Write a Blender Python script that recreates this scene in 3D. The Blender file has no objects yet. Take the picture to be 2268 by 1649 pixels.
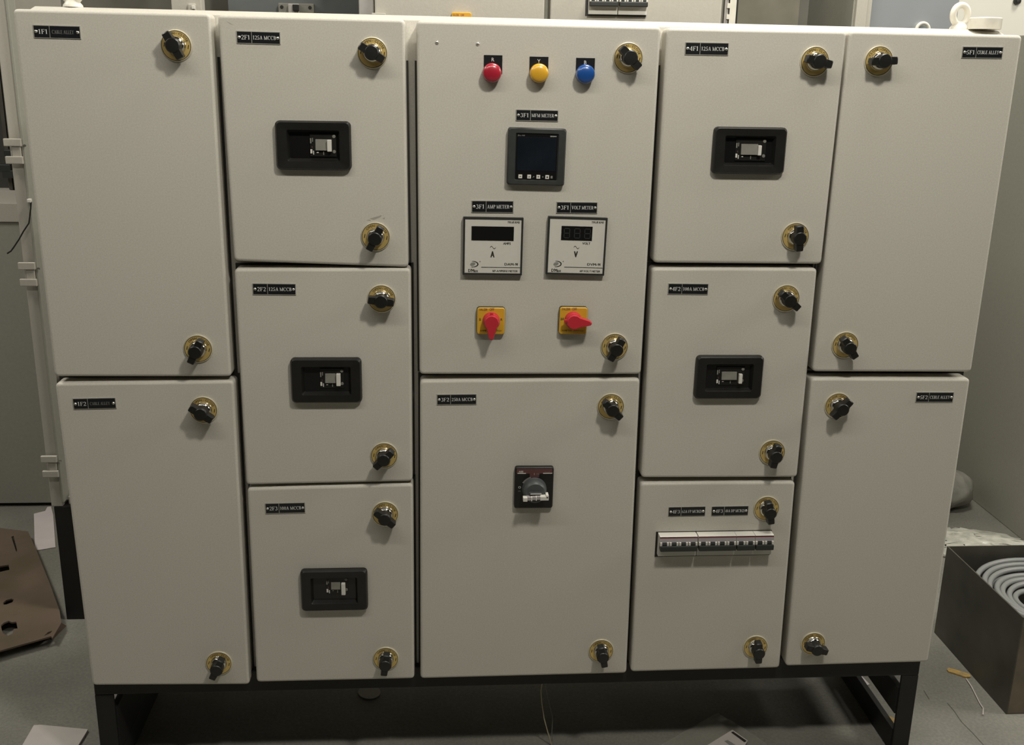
import bpy, bmesh, math, random
from mathutils import Matrix, Vector
DBG = False
random.seed(7)
S = bpy.context.scene
COL = S.collection
PI = math.pi

# ---------------------------------------------------------------- camera
FPX, CX, CY = 2300.0, 1134.0, 824.5
CAM = Vector((-0.06775, -1.7198, 1.31831))
RR = Vector((0.9974353, -0.0693187, 0.0178244))      # image right
RD = Vector((-0.0025111, -0.2827735, -0.9591834))    # image down
RF = Vector((0.0715296, 0.9566787, -0.2822224))      # forward
cam = bpy.data.objects.new('camera', bpy.data.cameras.new('camera'))
COL.objects.link(cam)
cam.data.sensor_fit = 'HORIZONTAL'
cam.data.sensor_width = 36.0
cam.data.lens = FPX / 2268.0 * 36.0
cam.data.clip_start = 0.05
m = Matrix.Identity(4)
for i in range(3):
    m[i][0] = RR[i]; m[i][1] = -RD[i]; m[i][2] = -RF[i]; m[i][3] = CAM[i]
cam.matrix_world = m
S.camera = cam

# ---------------------------------------------------------------- light
S.view_settings.view_transform = 'Standard'
S.view_settings.look = 'None'
S.view_settings.exposure = 0.0
S.view_settings.gamma = 1.0
S.view_settings.use_curve_mapping = False
W = bpy.data.worlds.new('world'); S.world = W
W.use_nodes = True
W.node_tree.nodes['Background'].inputs[0].default_value = (1.0, 0.97, 0.88, 1)
W.node_tree.nodes['Background'].inputs[1].default_value = 0.016


def area(name, loc, target, sx, sy, power, col=(1.0, 0.96, 0.86)):
    l = bpy.data.lights.new(name, 'AREA')
    l.shape = 'RECTANGLE'; l.size = sx; l.size_y = sy; l.energy = power; l.color = col
    o = bpy.data.objects.new(name, l); COL.objects.link(o)
    o.location = loc
    o.rotation_euler = (Vector(target) - Vector(loc)).to_track_quat('-Z', 'Y').to_euler()
    return o


def bulb(name, loc, power, radius, col=(1.0, 0.96, 0.86)):
    l = bpy.data.lights.new(name, 'POINT'); l.energy = power; l.shadow_soft_size = radius; l.color = col
    o = bpy.data.objects.new(name, l); COL.objects.link(o); o.location = loc
    return o


bulb('ceiling_lamp_front', (0.50, -1.18, 2.46), 64, 0.08)
area('front_fill_tube', (-0.40, -1.12, 2.43), (-0.40, 0.0, 1.40), 2.2, 0.10, 14)  # unseen fill added to even out brightness across the columns
area('ceiling_lamp_left', (-2.2, 0.25, 2.95), (-1.3, 0.5, 0.0), 0.8, 0.6, 36)
area('ceiling_lamp_rear', (0.7, 0.10, 3.05), (0.7, 0.30, 0.0), 0.6, 0.5, 50)
area('ceiling_lamp_side', (3.2, -0.12, 2.4), (0.7, 0.2, 0.0), 0.9, 0.9, 48)
area('back_wall_fill', (2.5, 1.75, 2.9), (2.4, 2.6, 1.4), 0.5, 0.4, 17)  # unseen fill added to brighten the white wall at upper right


# ---------------------------------------------------------------- measuring helpers
def ray(px, py):
    return RR * ((px - CX) / FPX) + RD * ((py - CY) / FPX) + RF


def on_y(px, py, y=0.0):
    d = ray(px, py); return CAM + d * ((y - CAM.y) / d.y)


def on_z(px, py, z=0.0):
    d = ray(px, py); return CAM + d * ((z - CAM.z) / d.z)


def on_x(px, py, x):
    d = ray(px, py); return CAM + d * ((x - CAM.x) / d.x)


# ---------------------------------------------------------------- materials
MATS = {}


def mat(name, rgb, rough=0.5, metal=0.0, noise=0.0, nscale=40.0, bump=0.0, bscale=300.0, spec=0.5, rgb2=None, coat=0.0,
        alpha=1.0, trans=0.0):
    M = bpy.data.materials.new(name); M.use_nodes = True
    nt = M.node_tree; b = nt.nodes['Principled BSDF']
    b.inputs['Base Color'].default_value = (*rgb, 1)
    b.inputs['Roughness'].default_value = rough
    b.inputs['Metallic'].default_value = metal
    b.inputs['Specular IOR Level'].default_value = spec
    b.inputs['Coat Weight'].default_value = coat
    b.inputs['Alpha'].default_value = alpha
    b.inputs['Transmission Weight'].default_value = trans
    if noise > 0 or bump > 0:
        tc = nt.nodes.new('ShaderNodeTexCoord')
    if noise > 0:
        n = nt.nodes.new('ShaderNodeTexNoise'); n.inputs['Scale'].default_value = nscale
        n.inputs['Detail'].default_value = 5.0
        nt.links.new(tc.outputs['Object'], n.inputs['Vector'])
        r = nt.nodes.new('ShaderNodeValToRGB')
        c2 = rgb2 or tuple(max(0, c * (1 - noise)) for c in rgb)
        r.color_ramp.elements[0].position = 0.3; r.color_ramp.elements[1].position = 0.7
        r.color_ramp.elements[0].color = (*c2, 1)
        r.color_ramp.elements[1].color = (*(tuple(min(1, c * (1 + noise)) for c in rgb) if rgb2 is None else rgb), 1)
        nt.links.new(n.outputs['Fac'], r.inputs['Fac'])
        nt.links.new(r.outputs['Color'], b.inputs['Base Color'])
    if bump > 0:
        n2 = nt.nodes.new('ShaderNodeTexNoise'); n2.inputs['Scale'].default_value = bscale
        n2.inputs['Detail'].default_value = 3.0
        nt.links.new(tc.outputs['Object'], n2.inputs['Vector'])
        bp = nt.nodes.new('ShaderNodeBump'); bp.inputs['Strength'].default_value = bump
        bp.inputs['Distance'].default_value = 0.002
        nt.links.new(n2.outputs['Fac'], bp.inputs['Height'])
        nt.links.new(bp.outputs['Normal'], b.inputs['Normal'])
    MATS[name] = M
    return M


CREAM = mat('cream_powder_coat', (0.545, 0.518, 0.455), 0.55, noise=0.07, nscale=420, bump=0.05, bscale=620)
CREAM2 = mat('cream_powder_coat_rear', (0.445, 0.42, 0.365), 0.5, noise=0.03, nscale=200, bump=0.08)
GREYP = mat('grey_powder_coat', (0.30, 0.295, 0.25), 0.55, noise=0.04, nscale=120, bump=0.1)
LILAC = mat('galvanised_grey', (0.42, 0.40, 0.38), 0.45, metal=0.2, noise=0.05, nscale=60)
BLUEG = mat('blue_grey_steel', (0.36, 0.38, 0.40), 0.35, metal=0.35, noise=0.07, nscale=6)
INNER = mat('dark_interior', (0.15, 0.145, 0.12), 0.7, noise=0.1, nscale=12)
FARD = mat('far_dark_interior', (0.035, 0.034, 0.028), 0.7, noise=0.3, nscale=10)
INNER2 = mat('zinc_plate', (0.16, 0.15, 0.115), 0.6, noise=0.1, nscale=20)
INNERB = mat('interior_blue_grey', (0.115, 0.125, 0.125), 0.6, noise=0.2, nscale=9)
BLACKP = mat('black_paint', (0.006, 0.006, 0.0055), 0.6, noise=0.2, nscale=30)
BLACK = mat('black_plastic', (0.0085, 0.0085, 0.0075), 0.42, noise=0.2, nscale=50, bump=0.06, bscale=600)
BLACKG = mat('black_gloss', (0.008, 0.008, 0.008), 0.22)
SLATE = mat('slate_plastic', (0.030, 0.033, 0.032), 0.5, noise=0.15, nscale=90)
SCREEN = mat('screen_glass', (0.009, 0.012, 0.017), 0.16, noise=0.25, nscale=25)
GASKET_SHADE = mat('gasket_gap_shade', (0.03, 0.03, 0.027), 0.8)  # near-black gasket colour, also stands in for shade in the door gaps
CHROME = mat('chrome', (0.62, 0.61, 0.57), 0.1, metal=1.0)
GOLD = mat('gold_plate', (0.66, 0.48, 0.17), 0.40, metal=0.4)
RIM = mat('bright_rim', (0.72, 0.66, 0.5), 0.3, metal=0.5)
INK = mat('dark_ink', (0.02, 0.018, 0.012), 0.6)
INKR = mat('maroon_ink', (0.13, 0.02, 0.03), 0.6)
WHITEI = mat('white_ink', (0.72, 0.72, 0.68), 0.6)
GREYI = mat('grey_ink', (0.22, 0.22, 0.20), 0.6)
PLATEB = mat('nameplate_black', (0.009, 0.010, 0.012), 0.35)
ALU = mat('aluminium_rim', (0.50, 0.49, 0.44), 0.4, metal=0.5)
STEEL = mat('bright_steel', (0.66, 0.65, 0.6), 0.25, metal=0.9)
METERF = mat('meter_face', (0.60, 0.58, 0.52), 0.5, noise=0.02, nscale=200)
WHITEP = mat('white_plastic', (0.66, 0.64, 0.58), 0.45)
LILACP = mat('breaker_label_grey', (0.36, 0.33, 0.34), 0.5)
GREYPL = mat('grey_plastic', (0.20, 0.195, 0.165), 0.5, noise=0.1, nscale=80)
CHARC = mat('charcoal_plastic', (0.022, 0.024, 0.023), 0.45)
REDL = mat('red_lens', (0.36, 0.016, 0.033), 0.28, coat=0.4)
YELL = mat('yellow_lens', (0.66, 0.36, 0.03), 0.28, coat=0.4)
BLUL = mat('blue_lens', (0.012, 0.072, 0.28), 0.28, coat=0.4)
YELP = mat('yellow_plate', (0.62, 0.35, 0.028), 0.4)
REDP = mat('red_plastic', (0.50, 0.026, 0.04), 0.35)
REDBR = mat('maroon_band', (0.115, 0.045, 0.043), 0.5)
REDBR2 = mat('breaker_red_stripe', (0.22, 0.03, 0.045), 0.5)
HANDG = mat('handle_grey', (0.062, 0.068, 0.070), 0.42)
EYEW = mat('white_eyebolt_paint', (0.68, 0.65, 0.57), 0.45, noise=0.05, nscale=80)
STEELD = mat('raw_dark_steel', (0.075, 0.071, 0.057), 0.5, metal=0.3, noise=0.35, nscale=7)
RUST = mat('rusty_steel', (0.15, 0.122, 0.085), 0.6, metal=0.2, noise=0.3, nscale=14)
CABLE = mat('grey_cable', (0.20, 0.205, 0.20), 0.45)
PAPER = mat('white_paper', (0.62, 0.56, 0.56), 0.8, noise=0.05, nscale=14)
PAPERP = mat('pinkish_paper', (0.50, 0.46, 0.43), 0.8, noise=0.06, nscale=18)
BOARD = mat('brown_board', (0.150, 0.104, 0.078), 0.85, noise=0.2, nscale=9, rgb2=(0.100, 0.076, 0.045), bump=0.2, bscale=90)
FILM = mat('clear_film', (0.56, 0.55, 0.48), 0.3, alpha=0.75, noise=0.3, nscale=30, bump=0.4, bscale=60)
FILMB = mat('bundle_film', (0.34, 0.33, 0.29), 0.3, alpha=0.9, noise=0.25, nscale=25, bump=0.9, bscale=45)
FILM2 = mat('thin_poly_bag', (0.42, 0.41, 0.35), 0.3, alpha=0.36, bump=0.3, bscale=40)
WIREW = mat('pale_wire', (0.42, 0.37, 0.24), 0.5)
WIREB = mat('black_wire', (0.01, 0.01, 0.01), 0.5)
YSCRAP = mat('yellow_scrap', (0.50, 0.30, 0.06), 0.7, noise=0.3, nscale=120, rgb2=(0.25, 0.2, 0.1))
WALLW = mat('white_wall_paint', (0.80, 0.78, 0.70), 0.8, noise=0.02, nscale=3)

# concrete floor
FLOOR = mat('concrete', (0.235, 0.23, 0.20), 0.62, noise=0.2, nscale=4.2, rgb2=(0.155, 0.152, 0.132), bump=0.25, bscale=60)
nt = FLOOR.node_tree
b = nt.nodes['Principled BSDF']
tc = nt.nodes.new('ShaderNodeTexCoord')
v = nt.nodes.new('ShaderNodeTexNoise'); v.inputs['Scale'].default_value = 160; v.inputs['Detail'].default_value = 6
nt.links.new(tc.outputs['Object'], v.inputs['Vector'])
rp = nt.nodes.new('ShaderNodeValToRGB')
rp.color_ramp.elements[0].position = 0.35; rp.color_ramp.elements[0].color = (0.86, 0.86, 0.86, 1)
rp.color_ramp.elements[1].position = 0.7; rp.color_ramp.elements[1].color = (1.12, 1.1, 1.08, 1)
nt.links.new(v.outputs['Fac'], rp.inputs['Fac'])
mx = nt.nodes.new('ShaderNodeMix'); mx.data_type = 'RGBA'; mx.blend_type = 'MULTIPLY'; mx.inputs[0].default_value = 1.0
src = b.inputs['Base Color'].links[0].from_socket
nt.links.new(src, mx.inputs[6]); nt.links.new(rp.outputs['Color'], mx.inputs[7])
nt.links.new(mx.outputs[2], b.inputs['Base Color'])

# ---------------------------------------------------------------- object helpers
WM = {}


def mesh_obj(name, me, parent=None, M=None):
    o = bpy.data.objects.new(name, me); COL.objects.link(o)
    M = M or Matrix.Identity(4)
    WM[o] = M
    if parent is not None:
        o.parent = parent
        o.matrix_parent_inverse = WM[parent].inverted()
    o.matrix_basis = M
    return o


def thing(name, label, cat, loc=(0, 0, 0), group=None):
    o = bpy.data.objects.new(name, None); COL.objects.link(o)
    o.empty_display_size = 0.05
    M = Matrix.Translation(Vector(loc)); WM[o] = M; o.matrix_basis = M
    o['label'] = label; o['category'] = cat
    if group: o['group'] = group
    return o


def tag(o, label=None, cat=None, group=None, kind=None):
    if label: o['label'] = label
    if cat: o['category'] = cat
    if group: o['group'] = group
    if kind: o['kind'] = kind
    return o


class G:
    """collects geometry for ONE mesh object"""
    def __init__(s): s.bm = bmesh.new(); s.mats = []

    def mi(s, m):
        if m not in s.mats: s.mats.append(m)
        return s.mats.index(m)

    def face(s, vs, m):
        try:
            f = s.bm.faces.new(vs); f.material_index = s.mi(m); return f
        except ValueError:
            return None

    def poly(s, pts, m):
        return s.face([s.bm.verts.new(p) for p in pts], m)

    def box(s, x0, x1, y0, y1, z0, z1, m, bev=0.0, M=None):
        r = bmesh.ops.create_cube(s.bm, size=1)
        for v in r['verts']:
            v.co = Vector((x0 + (v.co.x + .5) * (x1 - x0), y0 + (v.co.y + .5) * (y1 - y0), z0 + (v.co.z + .5) * (z1 - z0)))
        fs = {f for v in r['verts'] for f in v.link_faces}
        k = s.mi(m)
        for f in fs: f.material_index = k
        vs = r['verts']
        if bev > 0:
            es = list({e for v in vs for e in v.link_edges})
            q = bmesh.ops.bevel(s.bm, geom=es, offset=bev, segments=2, affect='EDGES', profile=0.6)
            for f in q['faces']: f.material_index = k
            vs = list({v for f in q['faces'] for v in f.verts} | {v for v in vs if v.is_valid})
            vs = [v for v in vs if v.is_valid]
        if M is not None:
            for v in vs: v.co = M @ v.co
        return vs

    def prism(s, pts, y0, y1, m, front_bev=0.0, seg=3, mside=None, back=True):
        """polygon in XZ (counter-clockwise seen from -Y), y0 = front, y1 = back"""
        n = len(pts)
        rings = []
        if front_bev > 0:
            for k in range(seg + 1):
                a = PI / 2 * k / seg
                ins = front_bev * (1 - math.sin(a)); yy = y0 + front_bev * (1 - math.cos(a))
                # k=0 : fully inset at front ; k=seg: full size
                rings.append((inset(pts, front_bev * (1 - math.sin(a))), yy))
        else:
            rings.append((pts, y0))
        rings.append((pts, y1))
        R = [[s.bm.verts.new((p[0], yy, p[1])) for p in pp] for pp, yy in rings]
        s.face(R[0], m)
        for a, bb in zip(R[:-1], R[1:]):
            for i in range(n):
                s.face([a[i], bb[i], bb[(i + 1) % n], a[(i + 1) % n]], mside or m)
        if back: s.face(R[-1][::-1], m)

    def ringplate(s, outer, inner, y0, y1, m):
        """frame with a hole, outer and inner loops of equal length in XZ"""
        n = len(outer)
        of = [s.bm.verts.new((p[0], y0, p[1])) for p in outer]; nf = [s.bm.verts.new((p[0], y0, p[1])) for p in inner]
        ob = [s.bm.verts.new((p[0], y1, p[1])) for p in outer]; nb = [s.bm.verts.new((p[0], y1, p[1])) for p in inner]
        for i in range(n):
            j = (i + 1) % n
            s.face([of[i], nf[i], nf[j], of[j]][::-1], m)
            s.face([of[i], of[j], ob[j], ob[i]][::-1], m)
            s.face([nf[i], nb[i], nb[j], nf[j]][::-1], m)

    def lathe(s, prof, mlist, n=32, M=None, cap=True):
        """profile [(r, h)], axis -Y (h counts towards the viewer); mlist gives a material per segment"""
        R = []
        for r, h in prof:
            if r < 1e-6: R.append([s.bm.verts.new((0, -h, 0))])
            else: R.append([s.bm.verts.new((r * math.cos(2 * PI * i / n), -h, r * math.sin(2 * PI * i / n))) for i in range(n)])
        vs = [v for q in R for v in q]
        for k, (a, bb) in enumerate(zip(R[:-1], R[1:])):
            mm = mlist[min(k, len(mlist) - 1)]
            for i in range(n):
                j = (i + 1) % n
                if len(bb) == 1: s.face([a[i], a[j], bb[0]], mm)
                elif len(a) == 1: s.face([a[0], bb[j], bb[i]], mm)
                else: s.face([a[i], a[j], bb[j], bb[i]], mm)
        if M is not None:
            for v in vs: v.co = M @ v.co

    def tube(s, pts, r, m, n=8, closed=False):
        pts = [Vector(p) for p in pts]
        N = len(pts); R = []
        prev = None
        for i, p in enumerate(pts):
            t = (pts[(i + 1) % N] - pts[i - 1]) if closed else (pts[min(i + 1, N - 1)] - pts[max(i - 1, 0)])
            t.normalize()
            if prev is None:
                u = t.orthogonal().normalized()
            else:
                u = (prev - t * prev.dot(t)); u = u.normalized() if u.length > 1e-6 else t.orthogonal().normalized()
            prev = u; w = t.cross(u)
            R.append([s.bm.verts.new(p + (u * math.cos(2 * PI * k / n) + w * math.sin(2 * PI * k / n)) * r) for k in range(n)])
        rng = range(N if closed else N - 1)
        for i in rng:
            a, bb = R[i], R[(i + 1) % N]
            for k in range(n):
                s.face([a[k], a[(k + 1) % n], bb[(k + 1) % n], bb[k]], m)
        if not closed:
            s.face(R[0][::-1], m); s.face(R[-1], m)

    def mesh(s, name, smooth=None):
        bmesh.ops.recalc_face_normals(s.bm, faces=s.bm.faces[:])
        me = bpy.data.meshes.new(name)
        if smooth is not None:
            big = max(f.calc_area() for f in s.bm.faces)
            for f in s.bm.faces: f.smooth = len(f.verts) <= 4 or f.calc_area() < 0.02 * big
            for e in s.bm.edges:
                if len(e.link_faces) == 2 and e.calc_face_angle(0) > smooth: e.smooth = False
        s.bm.to_mesh(me); s.bm.free()
        for m_ in s.mats: me.materials.append(m_)
        return me

    def obj(s, name, parent=None, M=None, smooth=None):
        return mesh_obj(name, s.mesh(name, smooth), parent, M)


def inset(pts, d):
    """inset a convex CCW polygon by d"""
    n = len(pts); out = []
    for i in range(n):
        p0, p1, p2 = Vector(pts[i - 1]), Vector(pts[i]), Vector(pts[(i + 1) % n])
        e1 = (p1 - p0).normalized(); e2 = (p2 - p1).normalized()
        n1 = Vector((-e1.y, e1.x)); n2 = Vector((-e2.y, e2.x))
        k = (n1 + n2); k = k / max(0.3, k.dot(k)) * 2 if k.length > 0 else n1
        out.append(tuple(p1 + k * d))
    return out


def rrect(w, h, r, n=4):
    """rounded rectangle centred at 0, CCW in XZ"""
    out = []
    for cx, cz, a0 in ((w / 2 - r, h / 2 - r, 0), (-w / 2 + r, h / 2 - r, 90), (-w / 2 + r, -h / 2 + r, 180), (w / 2 - r, -h / 2 + r, 270)):
        for k in range(n + 1):
            a = math.radians(a0 + 90 * k / n); out.append((cx + r * math.cos(a), cz + r * math.sin(a)))
    return out


def frame_of(quad, y=0.0):
    """pixel corners TL TR BR BL of a flat upright piece on the plane y -> centre, width, height, tilt"""
    p = [on_y(*q, y) for q in quad]
    c = (p[0] + p[1] + p[2] + p[3]) / 4
    w = ((p[1] - p[0]).length + (p[2] - p[3]).length) / 2; h = ((p[0] - p[3]).length + (p[1] - p[2]).length) / 2
    d = (p[1] - p[0]) + (p[2] - p[3])
    return c, w, h, math.atan2(d.z, d.x)


def place(c, ang=0.0, y=None):
    c = Vector(c)
    if y is not None: c.y = y
    return Matrix.Translation(c) @ Matrix.Rotation(-ang, 4, 'Y')


# ---------------------------------------------------------------- lettering
CH = "ABCDEFGHIJKLMNOPQRSTUVWXYZabcdefghijklmnopqrstuvwxyz0123456789-'().~/Ø"
GLY = {}


def load_glyphs():
    obs = []
    for ch in CH:
        cu = bpy.data.curves.new('g', 'FONT'); cu.body = ch; cu.size = 1.0; cu.resolution_u = 2
        o = bpy.data.objects.new('g', cu); COL.objects.link(o); obs.append((ch, o, cu))
    dg = bpy.context.evaluated_depsgraph_get(); dg.update()
    for ch, o, cu in obs:
        me = bpy.data.meshes.new_from_object(o.evaluated_get(dg))
        vs = [(v.co.x, v.co.y) for v in me.vertices]; fs = [tuple(p.vertices) for p in me.polygons]
        x0 = min(v[0] for v in vs); x1 = max(v[0] for v in vs)
        GLY[ch] = ([(x - x0, y) for x, y in vs], fs, x1 - x0)
        bpy.data.meshes.remove(me)
    for ch, o, cu in obs:
        bpy.data.objects.remove(o); bpy.data.curves.remove(cu)


load_glyphs()
CAP = max(y for x, y in GLY['H'][0])

# own serif letters (thick/thin strokes), unit cap height
SER = {}


def serif_glyphs():
    T, t, sf = 0.15, 0.065, 0.05

    def rect(x0, x1, y0, y1): return [(x0, y0), (x1, y0), (x1, y1), (x0, y1)]

    def stem(x, y0=0, y1=1, w=T, s0=True, s1=True):
        o = [rect(x - w / 2, x + w / 2, y0, y1)]
        if s0: o.append(rect(x - w / 2 - .08, x + w / 2 + .08, y0, y0 + sf))
        if s1: o.append(rect(x - w / 2 - .08, x + w / 2 + .08, y1 - sf, y1))
        return o

    def bar(x0, x1, y, w=t): return [rect(x0, x1, y - w / 2, y + w / 2)]

    def line(x0, y0, x1, y1, w):
        return [[(x0 - w / 2, y0), (x0 + w / 2, y0), (x1 + w / 2, y1), (x1 - w / 2, y1)]]

    def arc(cx, cy, rx, ry, a0, a1, n=9):
        o = []; P = []
        for k in range(n + 1):
            a = math.radians(a0 + (a1 - a0) * k / n); w = t + (T - t) * abs(math.cos(a)) ** 1.5
            c, s_ = math.cos(a), math.sin(a)
            P.append(((cx + (rx) * c, cy + ry * s_), (cx + (rx - w) * c, cy + (ry - max(t, w * .7)) * s_)))
        for (a, bb), (c, d) in zip(P[:-1], P[1:]): o.append([a, c, d, bb])
        return o

    def tick(x, y0, y1): return [rect(x - sf / 2, x + sf / 2, y0, y1)]
    D = SER
    D['1'] = (stem(.25, s1=False) + [[(.18, 1), (.04, .86), (.08, .83), (.2, .88)]], .5)
    D['2'] = (arc(.29, .72, .27, .28, 165, -35) + line(.03, 0, .47, .56, .1) + bar(.03, .58, .055, .11) + tick(.56, 0, .2), .6)
    D['3'] = (arc(.27, .75, .24, .25, 150, -80) + arc(.27, .28, .29, .29, 80, -155), .58)
    D['4'] = (stem(.42, s1=False) + line(.03, .3, .4, .98, .07) + bar(.0, .6, .29), .6)
    D['5'] = (bar(.12, .55, .95, .1) + line(.1, .52, .15, 1, .06) + arc(.26, .3, .3, .31, 115, -155), .58)
    D['6'] = (arc(.3, .3, .29, .3, 0, 360, 14) + arc(.52, .42, .5, .58, 100, 185, 6), .6)
    D['0'] = (arc(.29, .5, .28, .5, 0, 360, 16), .58)
    D['A'] = (line(.12, 0, .38, 1, .06) + line(.66, 0, .4, 1, .15) + bar(.22, .56, .33) + bar(.0, .26, .025, .05) + bar(.5, .8, .025, .05), .8)
    D['B'] = (stem(.16) + arc(.28, .75, .3, .25, 90, -90) + arc(.28, .26, .35, .27, 90, -90) + bar(.16, .3, .97) + bar(.16, .3, .51) + bar(.16, .3, .03), .65)
    D['C'] = (arc(.4, .5, .38, .51, 45, 315, 13) + tick(.68, .68, 1), .74)
    D['D'] = (stem(.16) + arc(.3, .5, .42, .5, 90, -90, 11) + bar(.16, .32, .97) + bar(.16, .32, .03), .76)
    D['E'] = (stem(.16) + bar(.16, .58, .97) + bar(.16, .46, .52) + bar(.16, .6, .03) + tick(.58, .78, 1) + tick(.6, 0, .24) + tick(.45, .42, .62), .66)
    D['F'] = (stem(.16) + bar(.16, .58, .97) + bar(.16, .46, .52) + tick(.58, .76, 1) + tick(.45, .4, .64), .62)
    D['L'] = (stem(.16) + bar(.16, .58, .03) + tick(.58, 0, .28), .63)
    D['M'] = (stem(.12, w=.06) + stem(.82) + line(.46, 0, .14, 1, .14) + line(.46, 0, .8, 1, .06), .98)
    D['O'] = (arc(.38, .5, .38, .51, 0, 360, 16), .78)
    D['P'] = (stem(.16) + arc(.28, .73, .31, .27, 90, -90) + bar(.16, .3, .97) + bar(.16, .3, .48), .6)
    D['R'] = (stem(.16) + arc(.28, .74, .31, .26, 90, -90) + bar(.16, .3, .97) + bar(.16, .3, .5) + line(.66, 0, .36, .5, .15), .74)
    D['T'] = (stem(.33, s1=False) + bar(.0, .66, .97) + tick(.02, .76, 1) + tick(.64, .76, 1), .68)
    D['V'] = (line(.4, 0, .14, 1, .15) + line(.42, 0, .66, 1, .06) + bar(.0, .3, .975, .05) + bar(.52, .8, .975, .05), .8)
    D['Y'] = (stem(.38, 0, .46, s1=False) + line(.38, .42, .13, 1, .14) + line(.4, .42, .64, 1, .06) + bar(.0, .28, .975, .05) + bar(.5, .76, .975, .05), .76)
    D['K'] = (stem(.16) + line(.22, .4, .6, 1, .06) + line(.68, 0, .34, .58, .15) + bar(.48, .74, .975, .05), .78)
    D['('] = (arc(.42, .45, .34, .68, 125, 235, 7), .26)
    D[')'] = (arc(-.12, .45, .34, .68, 55, -55, 7), .26)


serif_glyphs()


def layout(txt, serif=False, space=0.3, gap=None):
    """list of (x, polygons) in cap-height units, total width"""
    x = 0.0; out = []
    for ch in txt:
        if ch == ' ': x += space; continue
        if serif:
            polys, w = SER[ch]; out.append((x, polys)); x += w + (0.07 if gap is None else gap)
        else:
            vs, fs, w = GLY[ch]
            out.append((x, [[(vs[i][0] / CAP, vs[i][1] / CAP) for i in f] for f in fs])); x += w / CAP + (0.13 if gap is None else gap)
    return out, x


def text(g, txt, x, z, h, y, m, width=None, align='l', serif=False, slant=0.0, gap=None, bold=0.0):
    """flat lettering in the XZ plane at depth y; (x, z) is the base line"""
    L, w = layout(txt, serif, gap=gap)
    sx = h if width is None else width / w
    x0 = x - (0 if align == 'l' else (w * sx / 2 if align == 'c' else w * sx))
    offs = (0.0,) if not bold else (-bold, 0.0, bold)
    for k_, of in enumerate(offs):
        for gx, polys in L:
            for P in polys:
                g.poly([(x0 + (gx + a + slant * b_ + of) * sx, y - k_ * 2e-5, z + b_ * h) for a, b_ in P], m)


def arc_text(g, txt, r, h, a_mid, y, m, step=None):
    """lettering on a circle of radius r (base line), reading clockwise over the top"""
    L, w = layout(txt, gap=0.2)
    ang0 = a_mid + (w * h / r) / 2
    for gx, polys in L:
        for P in polys:
            pts = []
            for a, b_ in P:
                th = ang0 - (gx + a) * h / r; rr = r + b_ * h
                pts.append((rr * math.cos(th), y, rr * math.sin(th)))
            g.poly(pts, m)


# ================================================================ SETTING
g = G(); g.box(-4.5, 4.5, -3.6, 4.2, -0.06, 0.0, FLOOR); o = g.obj('floor'); tag(o, kind='structure')
g = G(); g.box(-4.5, 4.5, 2.6, 2.72, 0.0, 3.2, WALLW); o = g.obj('wall_back'); tag(o, kind='structure')

JOINT = mat('joint_dark', (0.075, 0.072, 0.06), 0.8)
for pl in (((2098, 1556), (2112, 1572), (2130, 1598), (2156, 1624), (2184, 1655)), ((2046, 1528), (2052, 1538), (2058, 1548))):
    g = G()
    for p_, q_ in zip(pl[:-1], pl[1:]):
        g.poly([tuple(on_z(p_[0] - .9, p_[1], .0004)), tuple(on_z(q_[0] - .9, q_[1], .0004)), tuple(on_z(q_[0] + .9, q_[1], .0004)), tuple(on_z(p_[0] + .9, p_[1], .0004))], JOINT)
    g.obj('floor_crack', bpy.data.objects['floor'])

# ================================================================ FRONT SWITCHBOARD
DOORS = {
    '1F1': [(27, 19), (466, 30), (513, 834), (120, 834)],
    '1F2': [(121, 848), (518, 843), (553, 1516), (204, 1518)],
    '2F1': [(481, 32), (897, 43), (905, 592), (518, 578)],
    '2F2': [(518, 595), (910, 594), (914, 1066), (545, 1074)],
    '2F3': [(547, 1081), (915, 1071), (918, 1503), (568, 1511)],
    '3F1': [(922, 45), (1465, 59), (1420, 829), (929, 829)],
    '3F2': [(930, 842), (1418, 838), (1388, 1491), (931, 1503)],
    '4F1': [(1477, 61), (1877, 69), (1820, 585), (1447, 582)],
    '4F2': [(1445, 593), (1811, 594), (1766, 1057), (1420, 1058)],
    '4F3': [(1419, 1069), (1762, 1066), (1727, 1479), (1397, 1488)],
    '5F1': [(1882, 68), (2266, 78), (2152, 824), (1800, 823)],
    '5F2': [(1798, 837), (2150, 838), (2056, 1466), (1740, 1475)],
}
BX = [-0.700, -0.4095, -0.1075, 0.2925, 0.5935, 0.877]
BZ0, BZ1, BY0, BY1 = 0.222, 1.398, 0.0365, 0.345
_d0, _d1 = on_y(27, 19), on_y(2266, 78)
_t0, _t1 = on_y(41, 12.5, BY0 + .03), on_y(2200, 66.5, BY0 + .03)


def door_z(x): return _d0.z + (_d1.z - _d0.z) * (x - _d0.x) / (_d1.x - _d0.x)


def top_z(x): return _t0.z + (_t1.z - _t0.z) * (x - _t0.x) / (_t1.x - _t0.x)


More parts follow.
